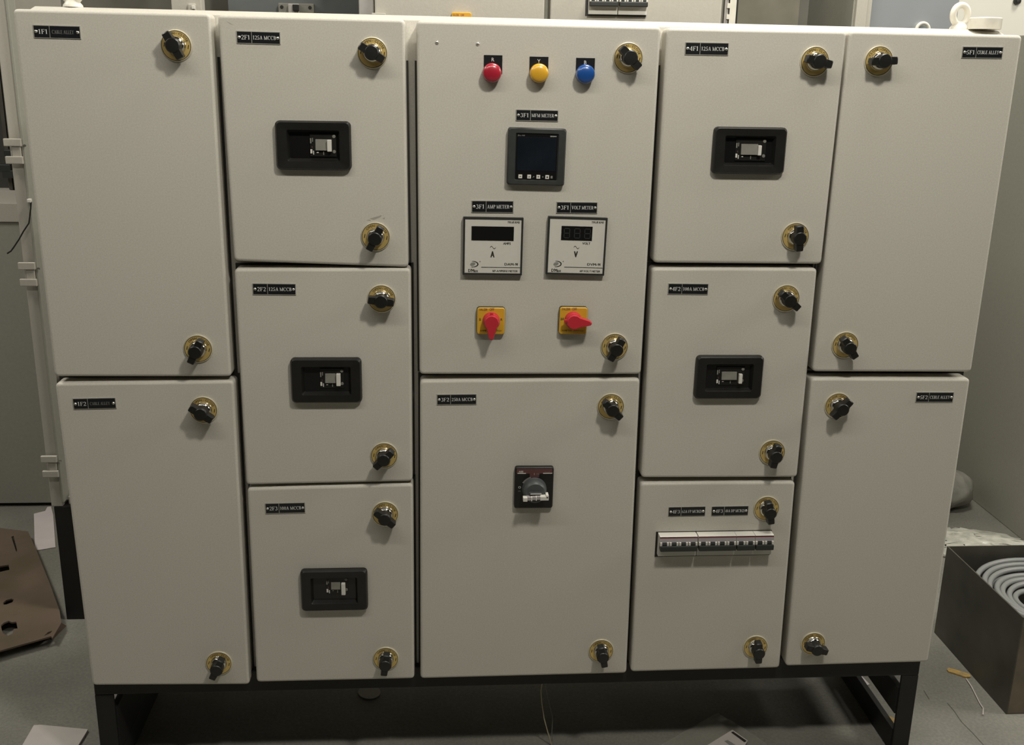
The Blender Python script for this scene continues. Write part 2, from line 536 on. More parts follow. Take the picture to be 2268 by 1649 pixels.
COLS = []
for i, lab in enumerate([
    'leftmost cream switchboard column with two tall blank doors marked CABLE ALLEY, plates at upper left',
    'cream switchboard column with three doors each holding a black breaker window, left of the meter column',
    'widest cream switchboard column, with red, yellow and blue lamps, meters and a rotary handle',
    'cream switchboard column with two black breaker windows above a row of white miniature breakers',
    'rightmost cream switchboard column with two tall doors whose locks sit on the left edge',
]):
    c = thing('switchboard_column', lab, 'switchboard', ((BX[i] + BX[i + 1]) / 2, 0.18, BZ0), 'columns of the front switchboard')
    COLS.append(c)
    g = G()
    x0, x1 = BX[i], BX[i + 1]
    def prof(x):
        zd, zt = door_z(x) + .0006, top_z(x)
        return [(BY1, BZ0), (BY0, BZ0), (BY0, zd - .002), (BY0 + .0007, zd - .0006), (BY0 + .002, zd), (BY0 + .024, zt - .0012), (BY0 + .028, zt - .0003), (BY0 + .034, zt), (BY1, zt)]
    A = [g.bm.verts.new((x0, y, z)) for y, z in prof(x0)]; B = [g.bm.verts.new((x1, y, z)) for y, z in prof(x1)]
    prof = prof(x0)
    n = len(prof)
    for k in range(n): g.face([A[k], A[(k + 1) % n], B[(k + 1) % n], B[k]], CREAM)
    g.face(A[::-1], CREAM); g.face(B, CREAM)
    g.obj('body', c, smooth=math.radians(35))
# dark gasket rings, widened to paint shade into the gaps between the doors
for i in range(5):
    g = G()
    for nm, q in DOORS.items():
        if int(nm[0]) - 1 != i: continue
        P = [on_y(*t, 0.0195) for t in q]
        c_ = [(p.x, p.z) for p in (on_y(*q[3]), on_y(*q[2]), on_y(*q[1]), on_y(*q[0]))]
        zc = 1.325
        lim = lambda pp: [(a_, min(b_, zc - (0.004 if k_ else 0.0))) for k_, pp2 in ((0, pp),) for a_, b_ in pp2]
        g.ringplate(lim(inset(c_, -0.0035)), [(a_, min(b_, zc - .004)) for a_, b_ in inset(c_, 0.018)], 0.0332, 0.0363, GASKET_SHADE)
    g.obj('door_gasket_shade', COLS[i])
for nm, q in DOORS.items():
    g = G()
    P = [on_y(*q[k]) for k in (3, 2, 1, 0)]
    pts = [(p.x, p.z) for p in P]
    # soften the four corners
    rp_ = []
    for k in range(4):
        p0, p1, p2 = Vector(pts[k - 1]), Vector(pts[k]), Vector(pts[(k + 1) % 4])
        d0 = (p0 - p1).normalized(); d2 = (p2 - p1).normalized(); r = 0.0080
        for t in (0.0, 0.25, 0.5, 0.75, 1.0):
            a = p1 + d0 * r; c_ = p1 + d2 * r
            rp_.append(tuple(a * (1 - t) ** 2 + p1 * 2 * t * (1 - t) + c_ * t * t))
    g.prism(rp_, 0.0, 0.033, CREAM, front_bev=0.0050, seg=5)
    g.obj('door', COLS[int(nm[0]) - 1], smooth=math.radians(40))


# grubby marks on the paint
SMUDGE = mat('smudge', (0.10, 0.09, 0.075), 0.8, alpha=0.24)
for ci, pts in ((1, [(818, 484), (832, 480), (846, 476), (842, 481), (828, 487)]), (1, [(847, 483), (853, 481), (851, 486)]), (1, [(822, 489), (812, 488), (818, 486)]), (1, [(500, 46), (512, 52), (517, 56), (508, 52)])):
    g = G(); g.poly([tuple(on_y(*p_) + Vector((0, -.0004, 0))) for p_ in pts], SMUDGE); g.obj('smudge', COLS[ci])


# eyebolts and the white cap standing on the roof
def eyebolt(name, parent, x, y, z, s=1.0, rz=0.6, m=EYEW):
    g = G()
    R, r = 0.0203 * s, 0.0073 * s
    zc = 0.0085 + R
    N = 28; n = 12; Rg = []
    for i in range(N):
        a = 2 * PI * i / N; ring = []
        for k in range(n):
            b_ = 2 * PI * k / n
            ring.append(g.bm.verts.new(((R + r * math.cos(b_)) * math.cos(a), r * math.sin(b_), zc + (R + r * math.cos(b_)) * math.sin(a))))
        Rg.append(ring)
    for i in range(N):
        for k in range(n):
            g.face([Rg[i][k], Rg[(i + 1) % N][k], Rg[(i + 1) % N][(k + 1) % n], Rg[i][(k + 1) % n]], m)
    g.lathe([(0.0155, 0), (0.0150, 0.003), (0.0125, 0.006), (0.0095, 0.010), (0.005, 0.0125), (0, 0.013)], [m], 20, Matrix.Rotation(-PI / 2, 4, 'X'))
    return g.obj(name, parent, Matrix.Translation((x, y, z)) @ Matrix.Rotation(rz, 4, 'Z'), smooth=math.radians(50))


p = on_y(2123, 66, .085); eyebolt('eyebolt', COLS[4], p.x, p.y, top_z(p.x), 0.76, 0.27)
p = on_y(162, 16, .075); eyebolt('eyebolt', COLS[0], p.x, p.y, top_z(p.x), 0.76, -0.3)
p = on_y(2180, 66, .055)
g = G(); g.lathe([(0, 0), (0.0255, 0), (0.026, 0.002), (0.026, 0.017), (0.0245, 0.0185), (0, 0.0185)], [EYEW], 28, Matrix.Rotation(-PI / 2, 4, 'X'))
cap = g.obj('roll', None, Matrix.Translation((p.x, p.y, top_z(p.x) + .0002)), smooth=math.radians(40))
tag(cap, 'short white cylinder lying flat on the switchboard roof just right of the large eyebolt', 'roll')

# ---------------------------------------------------------------- lock knobs
KN = [  # disc centre px, handle direction in degrees, column
    (390, 101, -61, 0, 0), (438.5, 772.3, -116, 0, 0), (450.6, 907.9, -34, 0, 0), (484.8, 1468.5, -117, 0, 0),
    (824.7, 117.1, -30, 1, 0), (831.9, 524.2, -118, 1, 0), (845.2, 661.5, -7, 1, 0), (850.9, 1008.5, -136, 1, 0),
    (853.1, 1138.2, -40, 1, 0), (854.5, 1458.5, -98, 1, 0),
    (1391.5, 128, -45, 2, 0), (1361.1, 767.6, -119, 2, 0), (1352.9, 900, -44, 2, 0), (1331.5, 1441, -78, 2, 0),
    (1805, 136.3, -13, 3, 0), (1761.8, 523.7, -86, 3, 0), (1741.4, 660.5, -40, 3, 0), (1710.6, 1001.8, -100, 3, 0),
    (1698, 1125.8, -80, 3, 0), (1673.4, 1432.5, -87, 3, 0),
    (1946.9, 135.2, 3, 4, 1), (1872.2, 764, -54, 4, 1), (1855.9, 898.2, -132, 4, 1), (1801.4, 1425.2, -15, 4, 1)]
g = G()
g.lathe([(0.0242, 0), (0.0242, 0.0012), (0.0236, 0.0026), (0.0226, 0.0030), (0.0217, 0.0029), (0.0150, 0.0032), (0.0146, 0.0036),
         (0.0138, 0.0075), (0.0125, 0.0100), (0.0108, 0.0112), (0, 0.0114)],
        [RIM, RIM, RIM, INK, GOLD, CHROME, CHROME, CHROME, CHROME, CHROME], 40)
ME_DISC = g.mesh('lock_plate', math.radians(40))
# handle: hub with two wings, built along +X
g = G()
outl = []
hub, ww, L = 0.0116, 0.0065, 0.0215
a1 = math.asin(ww / hub)
for s0 in (0, 1):
    base = PI * s0
    c0, s_ = math.cos(base), math.sin(base)
    for px_, pz_ in ((L - 0.0012, -ww * 0.92), (L, -ww * 0.7), (L, ww * 0.7), (L - 0.0012, ww * 0.92)):
        outl.append((px_ * c0 - pz_ * s_, px_ * s_ + pz_ * c0))
    for k in range(7):
        a = a1 + (PI - 2 * a1) * k / 6
        outl.append((hub * (math.cos(a) * c0 - math.sin(a) * s_), hub * (math.cos(a) * s_ + math.sin(a) * c0)))


def prism_any(g, outl, y0, y1, m, bev=0.0015):
    """front-bevelled prism of a star-shaped outline (scaled towards the middle for the bevel)"""
    n = len(outl)

    def sc(p, k): return (p[0] * k, p[1] * k)
    R0 = [g.bm.verts.new((p[0] * .93, y0, p[1] * .9)) for p in outl]
    R1 = [g.bm.verts.new((p[0], y0 + bev, p[1])) for p in outl]
    R2 = [g.bm.verts.new((p[0], y1, p[1])) for p in outl]
    g.face(R0, m); g.face(R2[::-1], m)
    for a, bb in ((R0, R1), (R1, R2)):
        for i in range(n): g.face([a[i], bb[i], bb[(i + 1) % n], a[(i + 1) % n]], m)


prism_any(g, outl, -0.0275, -0.0125, BLACK)
g.lathe([(0.0110, 0.0100), (0.0110, 0.0278), (0.0100, 0.0290), (0, 0.0293)], [BLACK], 24)
ME_HANDLE = g.mesh('lock_handle', math.radians(35))
ME_KTXT = []
for order in (0, 1):
    g = G()
    a, b_ = ('OPEN', 'CLOSE') if not order else ('CLOSE', 'OPEN')
    am, bm_ = (math.radians(121), math.radians(51)) if not order else (math.radians(128), math.radians(61))
    arc_text(g, a, 0.0167, 0.0036, am, -0.0034, INK); arc_text(g, b_, 0.0167, 0.0036, bm_, -0.0034, INK)
    arc_text(g, '-', 0.0167, 0.0036, math.radians(90), -0.0034, INK)
    for sx in (-1, 1):
        x = sx * 0.0182
        g.poly([(x - .0006, -.0034, -.003), (x + .0006, -.0034, -.003), (x + .0006 + .0008 * 1, -.0034, .003), (x - .0006 + .0008, -.0034, .003)], INK)
    ME_KTXT.append(g.mesh('lettering'))
for px, py, ang, ci, order in KN:
    c = on_y(px, py, -0.003); c.y = -0.0002
    k = mesh_obj('lock_plate', ME_DISC, COLS[ci], place(c, math.radians(random.uniform(-7, -1))))
    mesh_obj('lettering', ME_KTXT[order], k, WM[k].copy())
    h = mesh_obj('lock_handle', ME_HANDLE, k, place(c, math.radians(ang)))
    tag(h, 'black winged turning handle')

# ---------------------------------------------------------------- nameplates
NP = [
    (0, '1F1', 'CABLE ALLEY', [(73, 54.7), (177.5, 58), (179.6, 86.4), (75, 84)], 1),
    (0, '1F2', 'CABLE ALLEY', [(161, 882), (256, 880), (258, 904), (163, 906)], 1),
    (1, '2F1', '125A MCCB', [(523.7, 68), (620, 71), (622, 98.6), (524, 96)], 0),
    (1, '2F2', '125A MCCB', [(559, 627), (655, 628), (656, 653), (560, 652)], 0),
    (1, '2F3', '100A MCCB', [(587, 1114), (675, 1112), (677, 1135), (588, 1137)], 0),
    (2, '3F1', 'MFM METER', [(1143, 242), (1237, 244), (1236, 269), (1142, 267)], 0),
    (2, '3F1', 'AMP METER', [(1044.4, 443.7), (1137.7, 444.7), (1137, 471), (1044.4, 470.2)], 0),
    (2, '3F1', 'VOLT METER', [(1232.6, 446.8), (1323.7, 447.3), (1322.7, 472.7), (1231.9, 471.4)], 0),
    (2, '3F2', '250A MCCB', [(967, 873), (1055, 872), (1056, 895), (968, 896)], 0),
    (3, '4F1', '125A MCCB', [(1518, 93), (1614.4, 95), (1612.8, 122.7), (1516.5, 121.3)], 0),
    (3, '4F2', '100A MCCB', [(1480, 627), (1569, 628), (1568, 652), (1479, 651)], 0),
    (3, '4F3', '63A FP MCB(2)', [(1480.6, 1122.2), (1562.4, 1121.2), (1561.4, 1140.8), (1480.2, 1142.9)], 2),
    (3, '4F3', '40A DP MCB(2)', [(1576.2, 1121.2), (1657.4, 1119.6), (1656.5, 1139.7), (1575.5, 1141.1)], 2),
    (4, '5F1', 'CEBLE ALLEY', [(2131.8, 102.2), (2222, 104.3), (2219.6, 129), (2129.6, 129)], 0),
    (4, '5F2', 'CEBLE ALLEY', [(2029, 868), (2112, 868), (2111, 890), (2028, 890)], 0)]
g = G(); g.lathe([(0.0026, 0), (0.0024, 0.0012), (0.0014, 0.0021), (0, 0.0024)], [STEEL], 12)
ME_RIVET = g.mesh('rivet', math.radians(60))
for ci, a, t_, q, st in NP:
    c, w, h, ang = frame_of(q, -0.001)
    M = place(c, ang, 0.0)
    g = G()
    e = 0.0011 if st != 2 else 0.0005
    g.prism([(-w / 2, -h / 2), (w / 2, -h / 2), (w / 2, h / 2), (-w / 2, h / 2)], -0.0014, 0.0, ALU)
    xs = -w / 2 + w * 0.345
    g.prism([(-w / 2 + e, -h / 2 + e), (xs - .0005, -h / 2 + e), (xs - .0005, h / 2 - e), (-w / 2 + e, h / 2 - e)], -0.0017, -0.0013, PLATEB)
    g.prism([(xs + .0005, -h / 2 + e), (w / 2 - e, -h / 2 + e), (w / 2 - e, h / 2 - e), (xs + .0005, h / 2 - e)], -0.0017, -0.0013, PLATEB)
    p = g.obj('nameplate', COLS[ci], M)
    g = G()
    hh = h * 0.36
    text(g, a, -w / 2 + w * 0.105, -hh / 2, hh, -0.00195, WHITEI, width=w * 0.21, serif=True)
    mt = WHITEI if st == 0 else GREYI if st == 1 else WHITEI
    if st == 1: text(g, t_, xs + w * 0.05, -h * .145, h * 0.29, -0.00195, mt, width=w * 0.47, serif=True)
    else: text(g, t_, xs + w * 0.025, -h * .15, h * 0.31, -0.00195, mt, width=w * 0.535, serif=True)
    g.obj('lettering', p, M)
    for sx in (-1, 1): mesh_obj('rivet', ME_RIVET, p, M @ Matrix.Translation((sx * (w / 2 - 0.0042), -0.0015, 0)))

# ---------------------------------------------------------------- breaker windows
BW = [  # column, bezel corners, status window px + size, lever px + size
    (1, [(607.6, 266.7), (775.6, 268.5), (780, 377.8), (614, 375)], (712, 320.5, 26, 24), (729.5, 322.5, 10, 26)),
    (1, [(643.4, 793), (800.8, 792), (801.6, 890), (645.6, 891.2)], (732, 837, 23, 21), (749.5, 841, 9.5, 28)),
    (1, [(665.6, 1261.6), (813.3, 1259), (815, 1349.3), (667.8, 1351)], (743.6, 1296, 20, 17), (760.5, 1304, 9, 28)),
    (3, [(1582.7, 280), (1744.2, 282.7), (1734.5, 387.3), (1575.3, 383)], (1660, 330.5, 38, 23), (1682.5, 333, 8, 22)),
    (3, [(1542.5, 788), (1690.6, 786.8), (1685.8, 881.5), (1537.2, 882)], (1615, 831.5, 34, 18), (1640, 838.5, 8, 22))]
for ci, q, sw, lv in BW:
    c, w, h, ang = frame_of(q, -0.006)
    M = place(c, 0.0, 0.0)
    Mi = M.inverted()
    g = G()
    n = 5
    outer = rrect(w, h, 0.0075, n); mid = rrect(w - 0.005, h - 0.005, 0.0068, n)
    iw, ih = w * 0.70, h * 0.64
    inner = rrect(iw, ih, 0.003, n); inb = rrect(iw - 0.008, ih - 0.008, 0.002, n)
    loops = [(outer, 0.0), (outer, -0.0075), (mid, -0.0115), (inner, -0.0105), (inb, -0.0012)]
    Rv = [[g.bm.verts.new((p[0], y, p[1])) for p in pp] for pp, y in loops]
    for a, bb in zip(Rv[:-1], Rv[1:]):
        for i in range(len(a)): g.face([a[i], a[(i + 1) % len(a)], bb[(i + 1) % len(a)], bb[i]], BLACK)
    g.face(Rv[-1], BLACKG); g.face(Rv[0][::-1], BLACK)
    bz = g.obj('breaker_window', COLS[ci], M, smooth=math.radians(35))
    tag(bz, 'black bezel with a recessed breaker toggle')
    pc = on_y(sw[0], sw[1], -0.004); sc = 1.0 / (FPX / (pc - CAM).dot(RF))
    x, z = pc.x - c.x, pc.z - c.z; bw, bh = sw[2] * sc, sw[3] * sc
    # mechanism frame behind
    g = G(); g.box(x - bw / 2 - .009, x + bw / 2 + .014, -0.0030, -0.0013, z - bh / 2 - .010, z + bh / 2 + .009, BLACK, 0.0006)
    g.obj('mechanism_plate', bz, M)
    g = G()
    # tilted grey status drum
    pr = [(-bw / 2, -bh / 2), (bw / 2, -bh / 2), (bw / 2, bh / 2), (-bw / 2, bh / 2)]
    f = [(-bw / 2, -0.0062, -bh / 2), (bw / 2, -0.0062, -bh / 2), (bw / 2, -0.0036, bh / 2), (-bw / 2, -0.0036, bh / 2)]
    k_ = [(p[0], -0.003, p[2]) for p in f]
    A = [g.bm.verts.new((p[0] + x, p[1], p[2] + z)) for p in f]; B = [g.bm.verts.new((p[0] + x, p[1], p[2] + z)) for p in k_]
    g.face(A, GREYPL)
    for i in range(4): g.face([A[i], B[i], B[(i + 1) % 4], A[(i + 1) % 4]], GREYPL)
    g.obj('status_drum', bz, M)
    pl = on_y(lv[0], lv[1], -0.008); lx, lz = pl.x - c.x, pl.z - c.z; lw, lh = lv[2] * sc, lv[3] * sc
    g = G(); g.box(lx - lw / 2, lx + lw / 2, -0.0100, -0.003, lz - lh / 2, lz + lh / 2, WHITEP, 0.0012)
    g.obj('toggle_lever', bz, M)
    g = G()
    for dx, dz, ww_, hh_, mm in ((-bw / 2 - .0075, .006, .0022, .008, GREYPL), (-bw / 2 - .0045, .0075, .0014, .006, GREYPL), (-bw / 2 - .007, -.0105, .003, .0065, WHITEP),
                                 (-bw / 2 - .0035, -.0125, .0014, .006, WHITEP), (-bw / 2 + .003, -bh / 2 - .0035, .003, .0014, WHITEP), (.003, -bh / 2 - .0045, .0013, .006, GREYPL),
                                 (-bw / 2 - .0055, -.004, .0012, .003, REDBR)):
        g.box(x + dx - ww_ / 2, x + dx + ww_ / 2, -0.0038, -0.0029, z + dz - hh_ / 2, z + dz + hh_ / 2, mm)
    g.obj('scale_marks', bz, M)
    for dz in (bh / 2 + .0045, -bh / 2 - .002):
        g = G(); g.lathe([(0.0028, 0), (0.0026, 0.001), (0, 0.0012)], [GREYPL], 12, Matrix.Translation((x + bw / 2 + .0105, -0.003, z + dz)))
        g.obj('screw', bz, M)

# ---------------------------------------------------------------- pilot lamps
for name, ch, lens, px, py, pl in (('R', 'R', REDL, 1090, 161, (1072, 121.7, 1112, 163)), ('Y', 'Y', YELL, 1194.5, 162, (1173.3, 125.2, 1213.5, 166)), ('B', 'B', BLUL, 1297, 164, (1276.3, 128, 1316, 168))):
    c = on_y(px, py, -0.012); c.y = 0
    a = on_y(pl[0], pl[1], 0); b_ = on_y(pl[2], pl[3], 0)
    g = G(); g.box(a.x, b_.x, -0.0016, 0.0, b_.z, a.z, PLATEB)
    p = g.obj('pilot_lamp', COLS[2]); tag(p, 'black legend plate carrying a round %s lamp' % {'R': 'red', 'Y': 'yellow', 'B': 'blue'}[ch])
    g = G(); text(g, ch, (a.x + b_.x) / 2, a.z - 0.0095, 0.0055, -0.0019, WHITEI, align='c'); g.obj('lettering', p)
    g = G()
    r = 0.0148
    g.lathe([(r, 0.001), (r, 0.0125), (r * .985, 0.0145), (r * .93, 0.0165), (r * .8, 0.0182), (r * .55, 0.0195), (r * .28, 0.0202), (0, 0.0204)], [lens], 36, Matrix.Translation(c))
    o = g.obj('lens', p, smooth=math.radians(50)); tag(o, '%s domed lens' % {'R': 'red', 'Y': 'yellow', 'B': 'blue'}[ch])
for px, py in ((968, 94), (1058, 97)):
    c = on_y(px, py); c.y = -0.0
    g = G(); g.lathe([(0.0030, 0), (0.0028, 0.0012), (0.0016, 0.0024), (0, 0.0026)], [STEEL], 14, Matrix.Translation(c)); g.obj('rivet', COLS[2], smooth=1.0)

# ---------------------------------------------------------------- multifunction meter
c, w, h, ang = frame_of([(1126, 281), (1254, 286), (1250, 411), (1122, 409)], -0.008)
M = place(c, ang, 0.0)
g = G()
n = 4
loops = [(rrect(w, h, .004, n), 0), (rrect(w, h, .004, n), -.009), (rrect(w - .004, h - .004, .004, n), -.0115), (rrect(w - .024, h - .016, .002, n), -.0115), (rrect(w - .026, h - .018, .002, n), -.0095)]
Rv = [[g.bm.verts.new((p[0], y, p[1])) for p in pp] for pp, y in loops]
for a, bb in zip(Rv[:-1], Rv[1:]):
    for i in range(len(a)): g.face([a[i], a[(i + 1) % len(a)], bb[(i + 1) % len(a)], bb[i]], SLATE)
g.face(Rv[-1], SLATE); g.face(Rv[0][::-1], SLATE)
mm_ = g.obj('multifunction_meter', COLS[2], M, smooth=math.radians(35)); tag(mm_, 'square dark grey meter with a blank screen and four buttons')
g = G(); g.box(-w / 2 + .0135, w / 2 - .0135, -0.0102, -0.0094, -h / 2 + .0095, h / 2 - .0095, BLACKG); g.obj('front_panel', mm_, M)
g = G(); g.box(-w / 2 + .0155, w / 2 - .0155, -0.0108, -0.0101, -h / 2 + .0235, h / 2 - .0145, SCREEN, 0.0002); g.obj('screen', mm_, M)
g = G()
text(g, 'Elite 440', -w / 2 + .0155, h / 2 - .0132, .0022, -0.0106, GREYI, slant=.2); text(g, 'secure', w / 2 - .016, h / 2 - .0132, .0026, -0.0106, WHITEI, align='r', slant=.2)
g.obj('lettering', mm_, M)
g = G()
text(g, '-', -.0125 + .0077, -h / 2 + .0118, .003, -0.0106, GREYI, align='c')
for x in (-.0035, .0115): g.box(x - .0009, x + .0009, -.0106, -.0101, -h / 2 + .0131, -h / 2 + .0147, GREYI)
g.box(.0243, .0275, -.0106, -.0101, -h / 2 + .0118, -h / 2 + .0160, GREYPL)
g.obj('key_marks', mm_, M)
for k, x in enumerate((-.0255, -.0110, .0040, .0186)):
    g = G(); g.box(x - .0031, x + .0031, -0.0113, -0.010, -h / 2 + .0108, -h / 2 + .0170, WHITEP, 0.0004)
    zc = -h / 2 + .0139
    if k == 0: g.poly([(x - .0014, -.0115, zc - .0004), (x + .0014, -.0115, zc - .0004), (x + .0014, -.0115, zc + .0006), (x - .0014, -.0115, zc + .0006)], INK)
    elif k == 1: g.poly([(x - .0013, -.0115, zc - .001), (x + .0013, -.0115, zc - .001), (x, -.0115, zc + .0012)], INK)
    elif k == 2: g.poly([(x - .0013, -.0115, zc + .001), (x, -.0115, zc - .0012), (x + .0013, -.0115, zc + .001)], INK)
    else: g.poly([(x - .0012, -.0115, zc - .0012), (x + .0012, -.0115, zc - .0012), (x + .0012, -.0115, zc + .0012), (x - .0012, -.0115, zc + .0012)], INK)
    g.obj('button', mm_, M)

# ---------------------------------------------------------------- amp and volt meters
SEG = {'a': (0, 1), 'b': (1, 1), 'g': (0, 0)}
for kind, q in (('A', [(1026, 480), (1159, 482), (1156, 609), (1025, 607)]), ('V', [(1214, 479), (1345, 482), (1338, 610), (1209, 606)])):
    c, w, h, ang = frame_of(q, -0.006)
    M = place(c, ang, 0.0)
    g = G(); g.ringplate([(-w / 2, -h / 2), (w / 2, -h / 2), (w / 2, h / 2), (-w / 2, h / 2)], [(-w / 2 + .003, -h / 2 + .003), (w / 2 - .003, -h / 2 + .003), (w / 2 - .003, h / 2 - .003), (-w / 2 + .003, h / 2 - .003)], -0.0085, 0.0, CHARC)
    mt = g.obj('panel_meter', COLS[2], M); tag(mt, 'square white-faced %s with thin black rim' % ('ammeter' if kind == 'A' else 'voltmeter'))
    g = G(); g.box(-w / 2 + .0025, w / 2 - .0025, -0.0075, -0.0005, -h / 2 + .0025, h / 2 - .0025, METERF); g.obj('face', mt, M)
    g = G()
    if kind == 'A': x0, x1 = -w * .362, w * .345
    else: x0, x1 = -w * .27, w * .255
    zt, zb = h * .345, h * .10
    g.box(x0, x1, -0.0079, -0.0070, zb, zt, BLACKG); g.obj('display', mt, M)
    g = G(); y = -0.0078
    text(g, 'TRUE RMS', w * .44, h * .405, .0032, y, INK, align='r', slant=.25, bold=.04)
    text(g, 'AMPS' if kind == 'A' else 'VOLT', w * (.30 if kind == 'A' else .235), h * .035, .0036, y, INK, align='r', gap=.1, bold=.04)
    # sine sign
    pts = [(-.0047 + .0094 * k / 14, h * -.02 + .0021 * math.sin(2 * PI * k / 14)) for k in range(15)]
    for (ax, az), (bx, bz_) in zip(pts[:-1], pts[1:]):
        g.poly([(ax, y, az - .0005), (bx, y, bz_ - .0005), (bx, y, bz_ + .0005), (ax, y, az + .0005)], INK)
    text(g, kind, 0, -h * .19, .0100, y, INK, width=.0066, align='c', bold=.09)
    text(g, 'DAM-91' if kind == 'A' else 'DVM-91', w * .43, -h * .33, .0040, y, INK, align='r', width=.0225, bold=.04)
    g.box(-w * .19, w * .465, y, y + .0003, -h * .372, -h * .363, INK)
    text(g, '1Ø AMPERE METER' if kind == 'A' else '1Ø VOLT METER', w * .43, -h * .445, .0030, y, INK, align='r', width=w * (.43 if kind == 'A' else .35), slant=.15, bold=.03)
    text(g, "D'Max", -w * .405, -h * .455, .0050, y, INK, width=.0165, bold=.05)
    # swoosh emblem: open crescent with a grey drop
    C0 = (-w * .345, -h * .315)
    for k in range(12):
        aa = []
        for t in (k / 12, (k + 1) / 12):
            th = math.radians(105 - 215 * t); wd = .0014 * (0.35 + math.sin(PI * t))
            rx, rz = .0088, .0052
            aa.append(((C0[0] + .002 + rx * math.cos(th), C0[1] + rz * math.sin(th)), (C0[0] + .002 + (rx - wd) * math.cos(th), C0[1] + (rz - wd) * math.sin(th))))
        g.poly([(aa[0][0][0], y, aa[0][0][1]), (aa[1][0][0], y, aa[1][0][1]), (aa[1][1][0], y, aa[1][1][1]), (aa[0][1][0], y, aa[0][1][1])], INK)
    g.poly([(C0[0] + .0012 + .0042 * math.cos(2 * PI * k / 16) + .0012 * math.sin(2 * PI * k / 16), y, C0[1] + .0030 * math.sin(2 * PI * k / 16)) for k in range(16)], GREYI)
    g.poly([(C0[0] + .0132 + .001 * math.cos(2 * PI * k / 10), y, C0[1] + .0045 + .001 * math.sin(2 * PI * k / 10)) for k in range(10)], GREYI)
    g.obj('lettering', mt, M)
    if kind == 'V':
        g = G(); y = -0.0081
        dw = (x1 - x0) / 3
        for k in range(3):
            X0 = x0 + dw * k + dw * .24; X1 = x0 + dw * (k + 1) - dw * .16; zb2, zt2 = zb + .0035, zt - .0035; zm = (zb2 + zt2) / 2
            t_ = .0011
            bars = [(X0, X1, zt2 - t_, zt2), (X0, X1, zm - t_ / 2, zm + t_ / 2), (X0, X1, zb2, zb2 + t_), (X0, X0 + t_, zm, zt2), (X1 - t_, X1, zm, zt2), (X0, X0 + t_, zb2, zm), (X1 - t_, X1, zb2, zm)]
            for a0, a1_, b0, b1 in bars:
                g.poly([(a0 + b0 * 0, y, b0), (a1_, y, b0), (a1_, y, b1), (a0, y, b1)], SLATE)
        g.obj('digit_segments', mt, M)

# ---------------------------------------------------------------- selector switches
for q, ang, cpx, lt, rt, bt in (([(1056.6, 681), (1119.7, 681.3), (1116.6, 740.6), (1056, 740)], -91, (1089, 714.5), 'B', 'R', 'AMMETER  SWITCH'),
                                ([(1240, 679.8), (1302, 680.8), (1298.7, 740.6), (1237.6, 739.6)], -4, (1272, 713), 'BR', None, 'V.METER   SWITCH')):
    c, w, h, a_ = frame_of(q, -0.009)
    M = place(c, a_, 0.0)
    g = G(); g.prism(rrect(w, h, .0045, 4), -0.0095, 0.0, YELP, front_bev=.0016, seg=3, mside=YELP)
    sp = g.obj('selector_switch', COLS[2], M, smooth=math.radians(35)); tag(sp, 'yellow square plate with a red turning knob')
    g = G(); g.prism(rrect(w + .0008, h + .0008, .0048, 4), -0.0062, 0.0, CHARC); g.obj('housing', sp, M)
    g = G(); y = -0.0098
    text(g, 'SALZER', -w * .42, h * .395, .0040, y, INKR, width=w * .29, slant=.15); text(g, 'OFF', -w * .055, h * .39, .0046, y, INKR, width=w * .17)
    text(g, lt, -w * .38, h * .02, .0042, y, INK, align='c')
    if rt: text(g, rt, w * .385, h * .02, .0042, y, INK, align='c')
    text(g, bt, 0, -h * .385, .0027, y, INK, align='c', width=w * .78)
    g.obj('lettering', sp, M)
    kc = on_y(*cpx, -0.026); kc.y = 0
    g = G()
    r0 = 0.0142
    g.lathe([(r0 * 1.03, 0.009), (r0 * 1.03, 0.011), (r0, 0.012), (r0 * .98, 0.0215), (r0 * .9, 0.0235), (0, 0.024)], [REDP], 36)
    # teardrop grip
    out = [(0.0256 + 0.0042 * math.cos(t), 0.0042 * math.sin(t)) for t in [math.radians(-80 + 32 * k) for k in range(6)]]
    out += [(r0 * .88 * math.cos(t), r0 * .88 * math.sin(t)) for t in [math.radians(44 + 27.2 * k) for k in range(11)]]
    prism_any(g, out, -0.0300, -0.0185, REDP, 0.002)
    # raised pointer on the back of the grip
    g.box(-r0 * 1.18, 0.002, -0.0248, -0.019, -0.0026, 0.0026, REDP, 0.0012)
    g.obj('knob', sp, place(kc, math.radians(ang)), smooth=math.radians(35))

# ---------------------------------------------------------------- rotary breaker handle
c, w, h, a_ = frame_of([(1140.5, 1032.7), (1226.4, 1032.3), (1223.7, 1123.2), (1138.2, 1123.7)], -0.005)
M = place(c, a_, 0.0)
g = G(); g.prism(rrect(w, h, .0042, 3), -0.0090, 0.0, BLACK, front_bev=.0025, seg=3); rh = g.obj('rotary_handle', COLS[2], M, smooth=math.radians(35)); tag(rh, 'black square plate with grey rotary handle')
g = G()
zt = h / 2 - .003; zs = h / 2 - .0118
g.box(-w / 2 + .003, w / 2 - .003, -0.0093, -0.0088, zs, zt, REDBR); g.box(-w * .12, w * .12, -0.0093, -0.0088, zs - .007, zs, REDBR)
for s_, x0, x1 in ((0, -w / 2 + .0045, -w * .22), (1, w * .22, w / 2 - .003)): g.box(x0, x1, -0.0096, -0.0090, zs - .0002, zs + .0011, WHITEP)
text(g, 'ABB', -w / 2 + .0065, zs + .0022, .0032, -0.0096, WHITEI, width=.0088); text(g, 'Tmax XT', w * .26, zs + .0022, .0019, -0.0096, GREYI, width=.010)
text(g, 'I', -w * .01, zs - .0025, .0034, -0.0096, WHITEI); text(g, 'ON', w * .045, zs - .0022, .0026, -0.0096, GREYI)
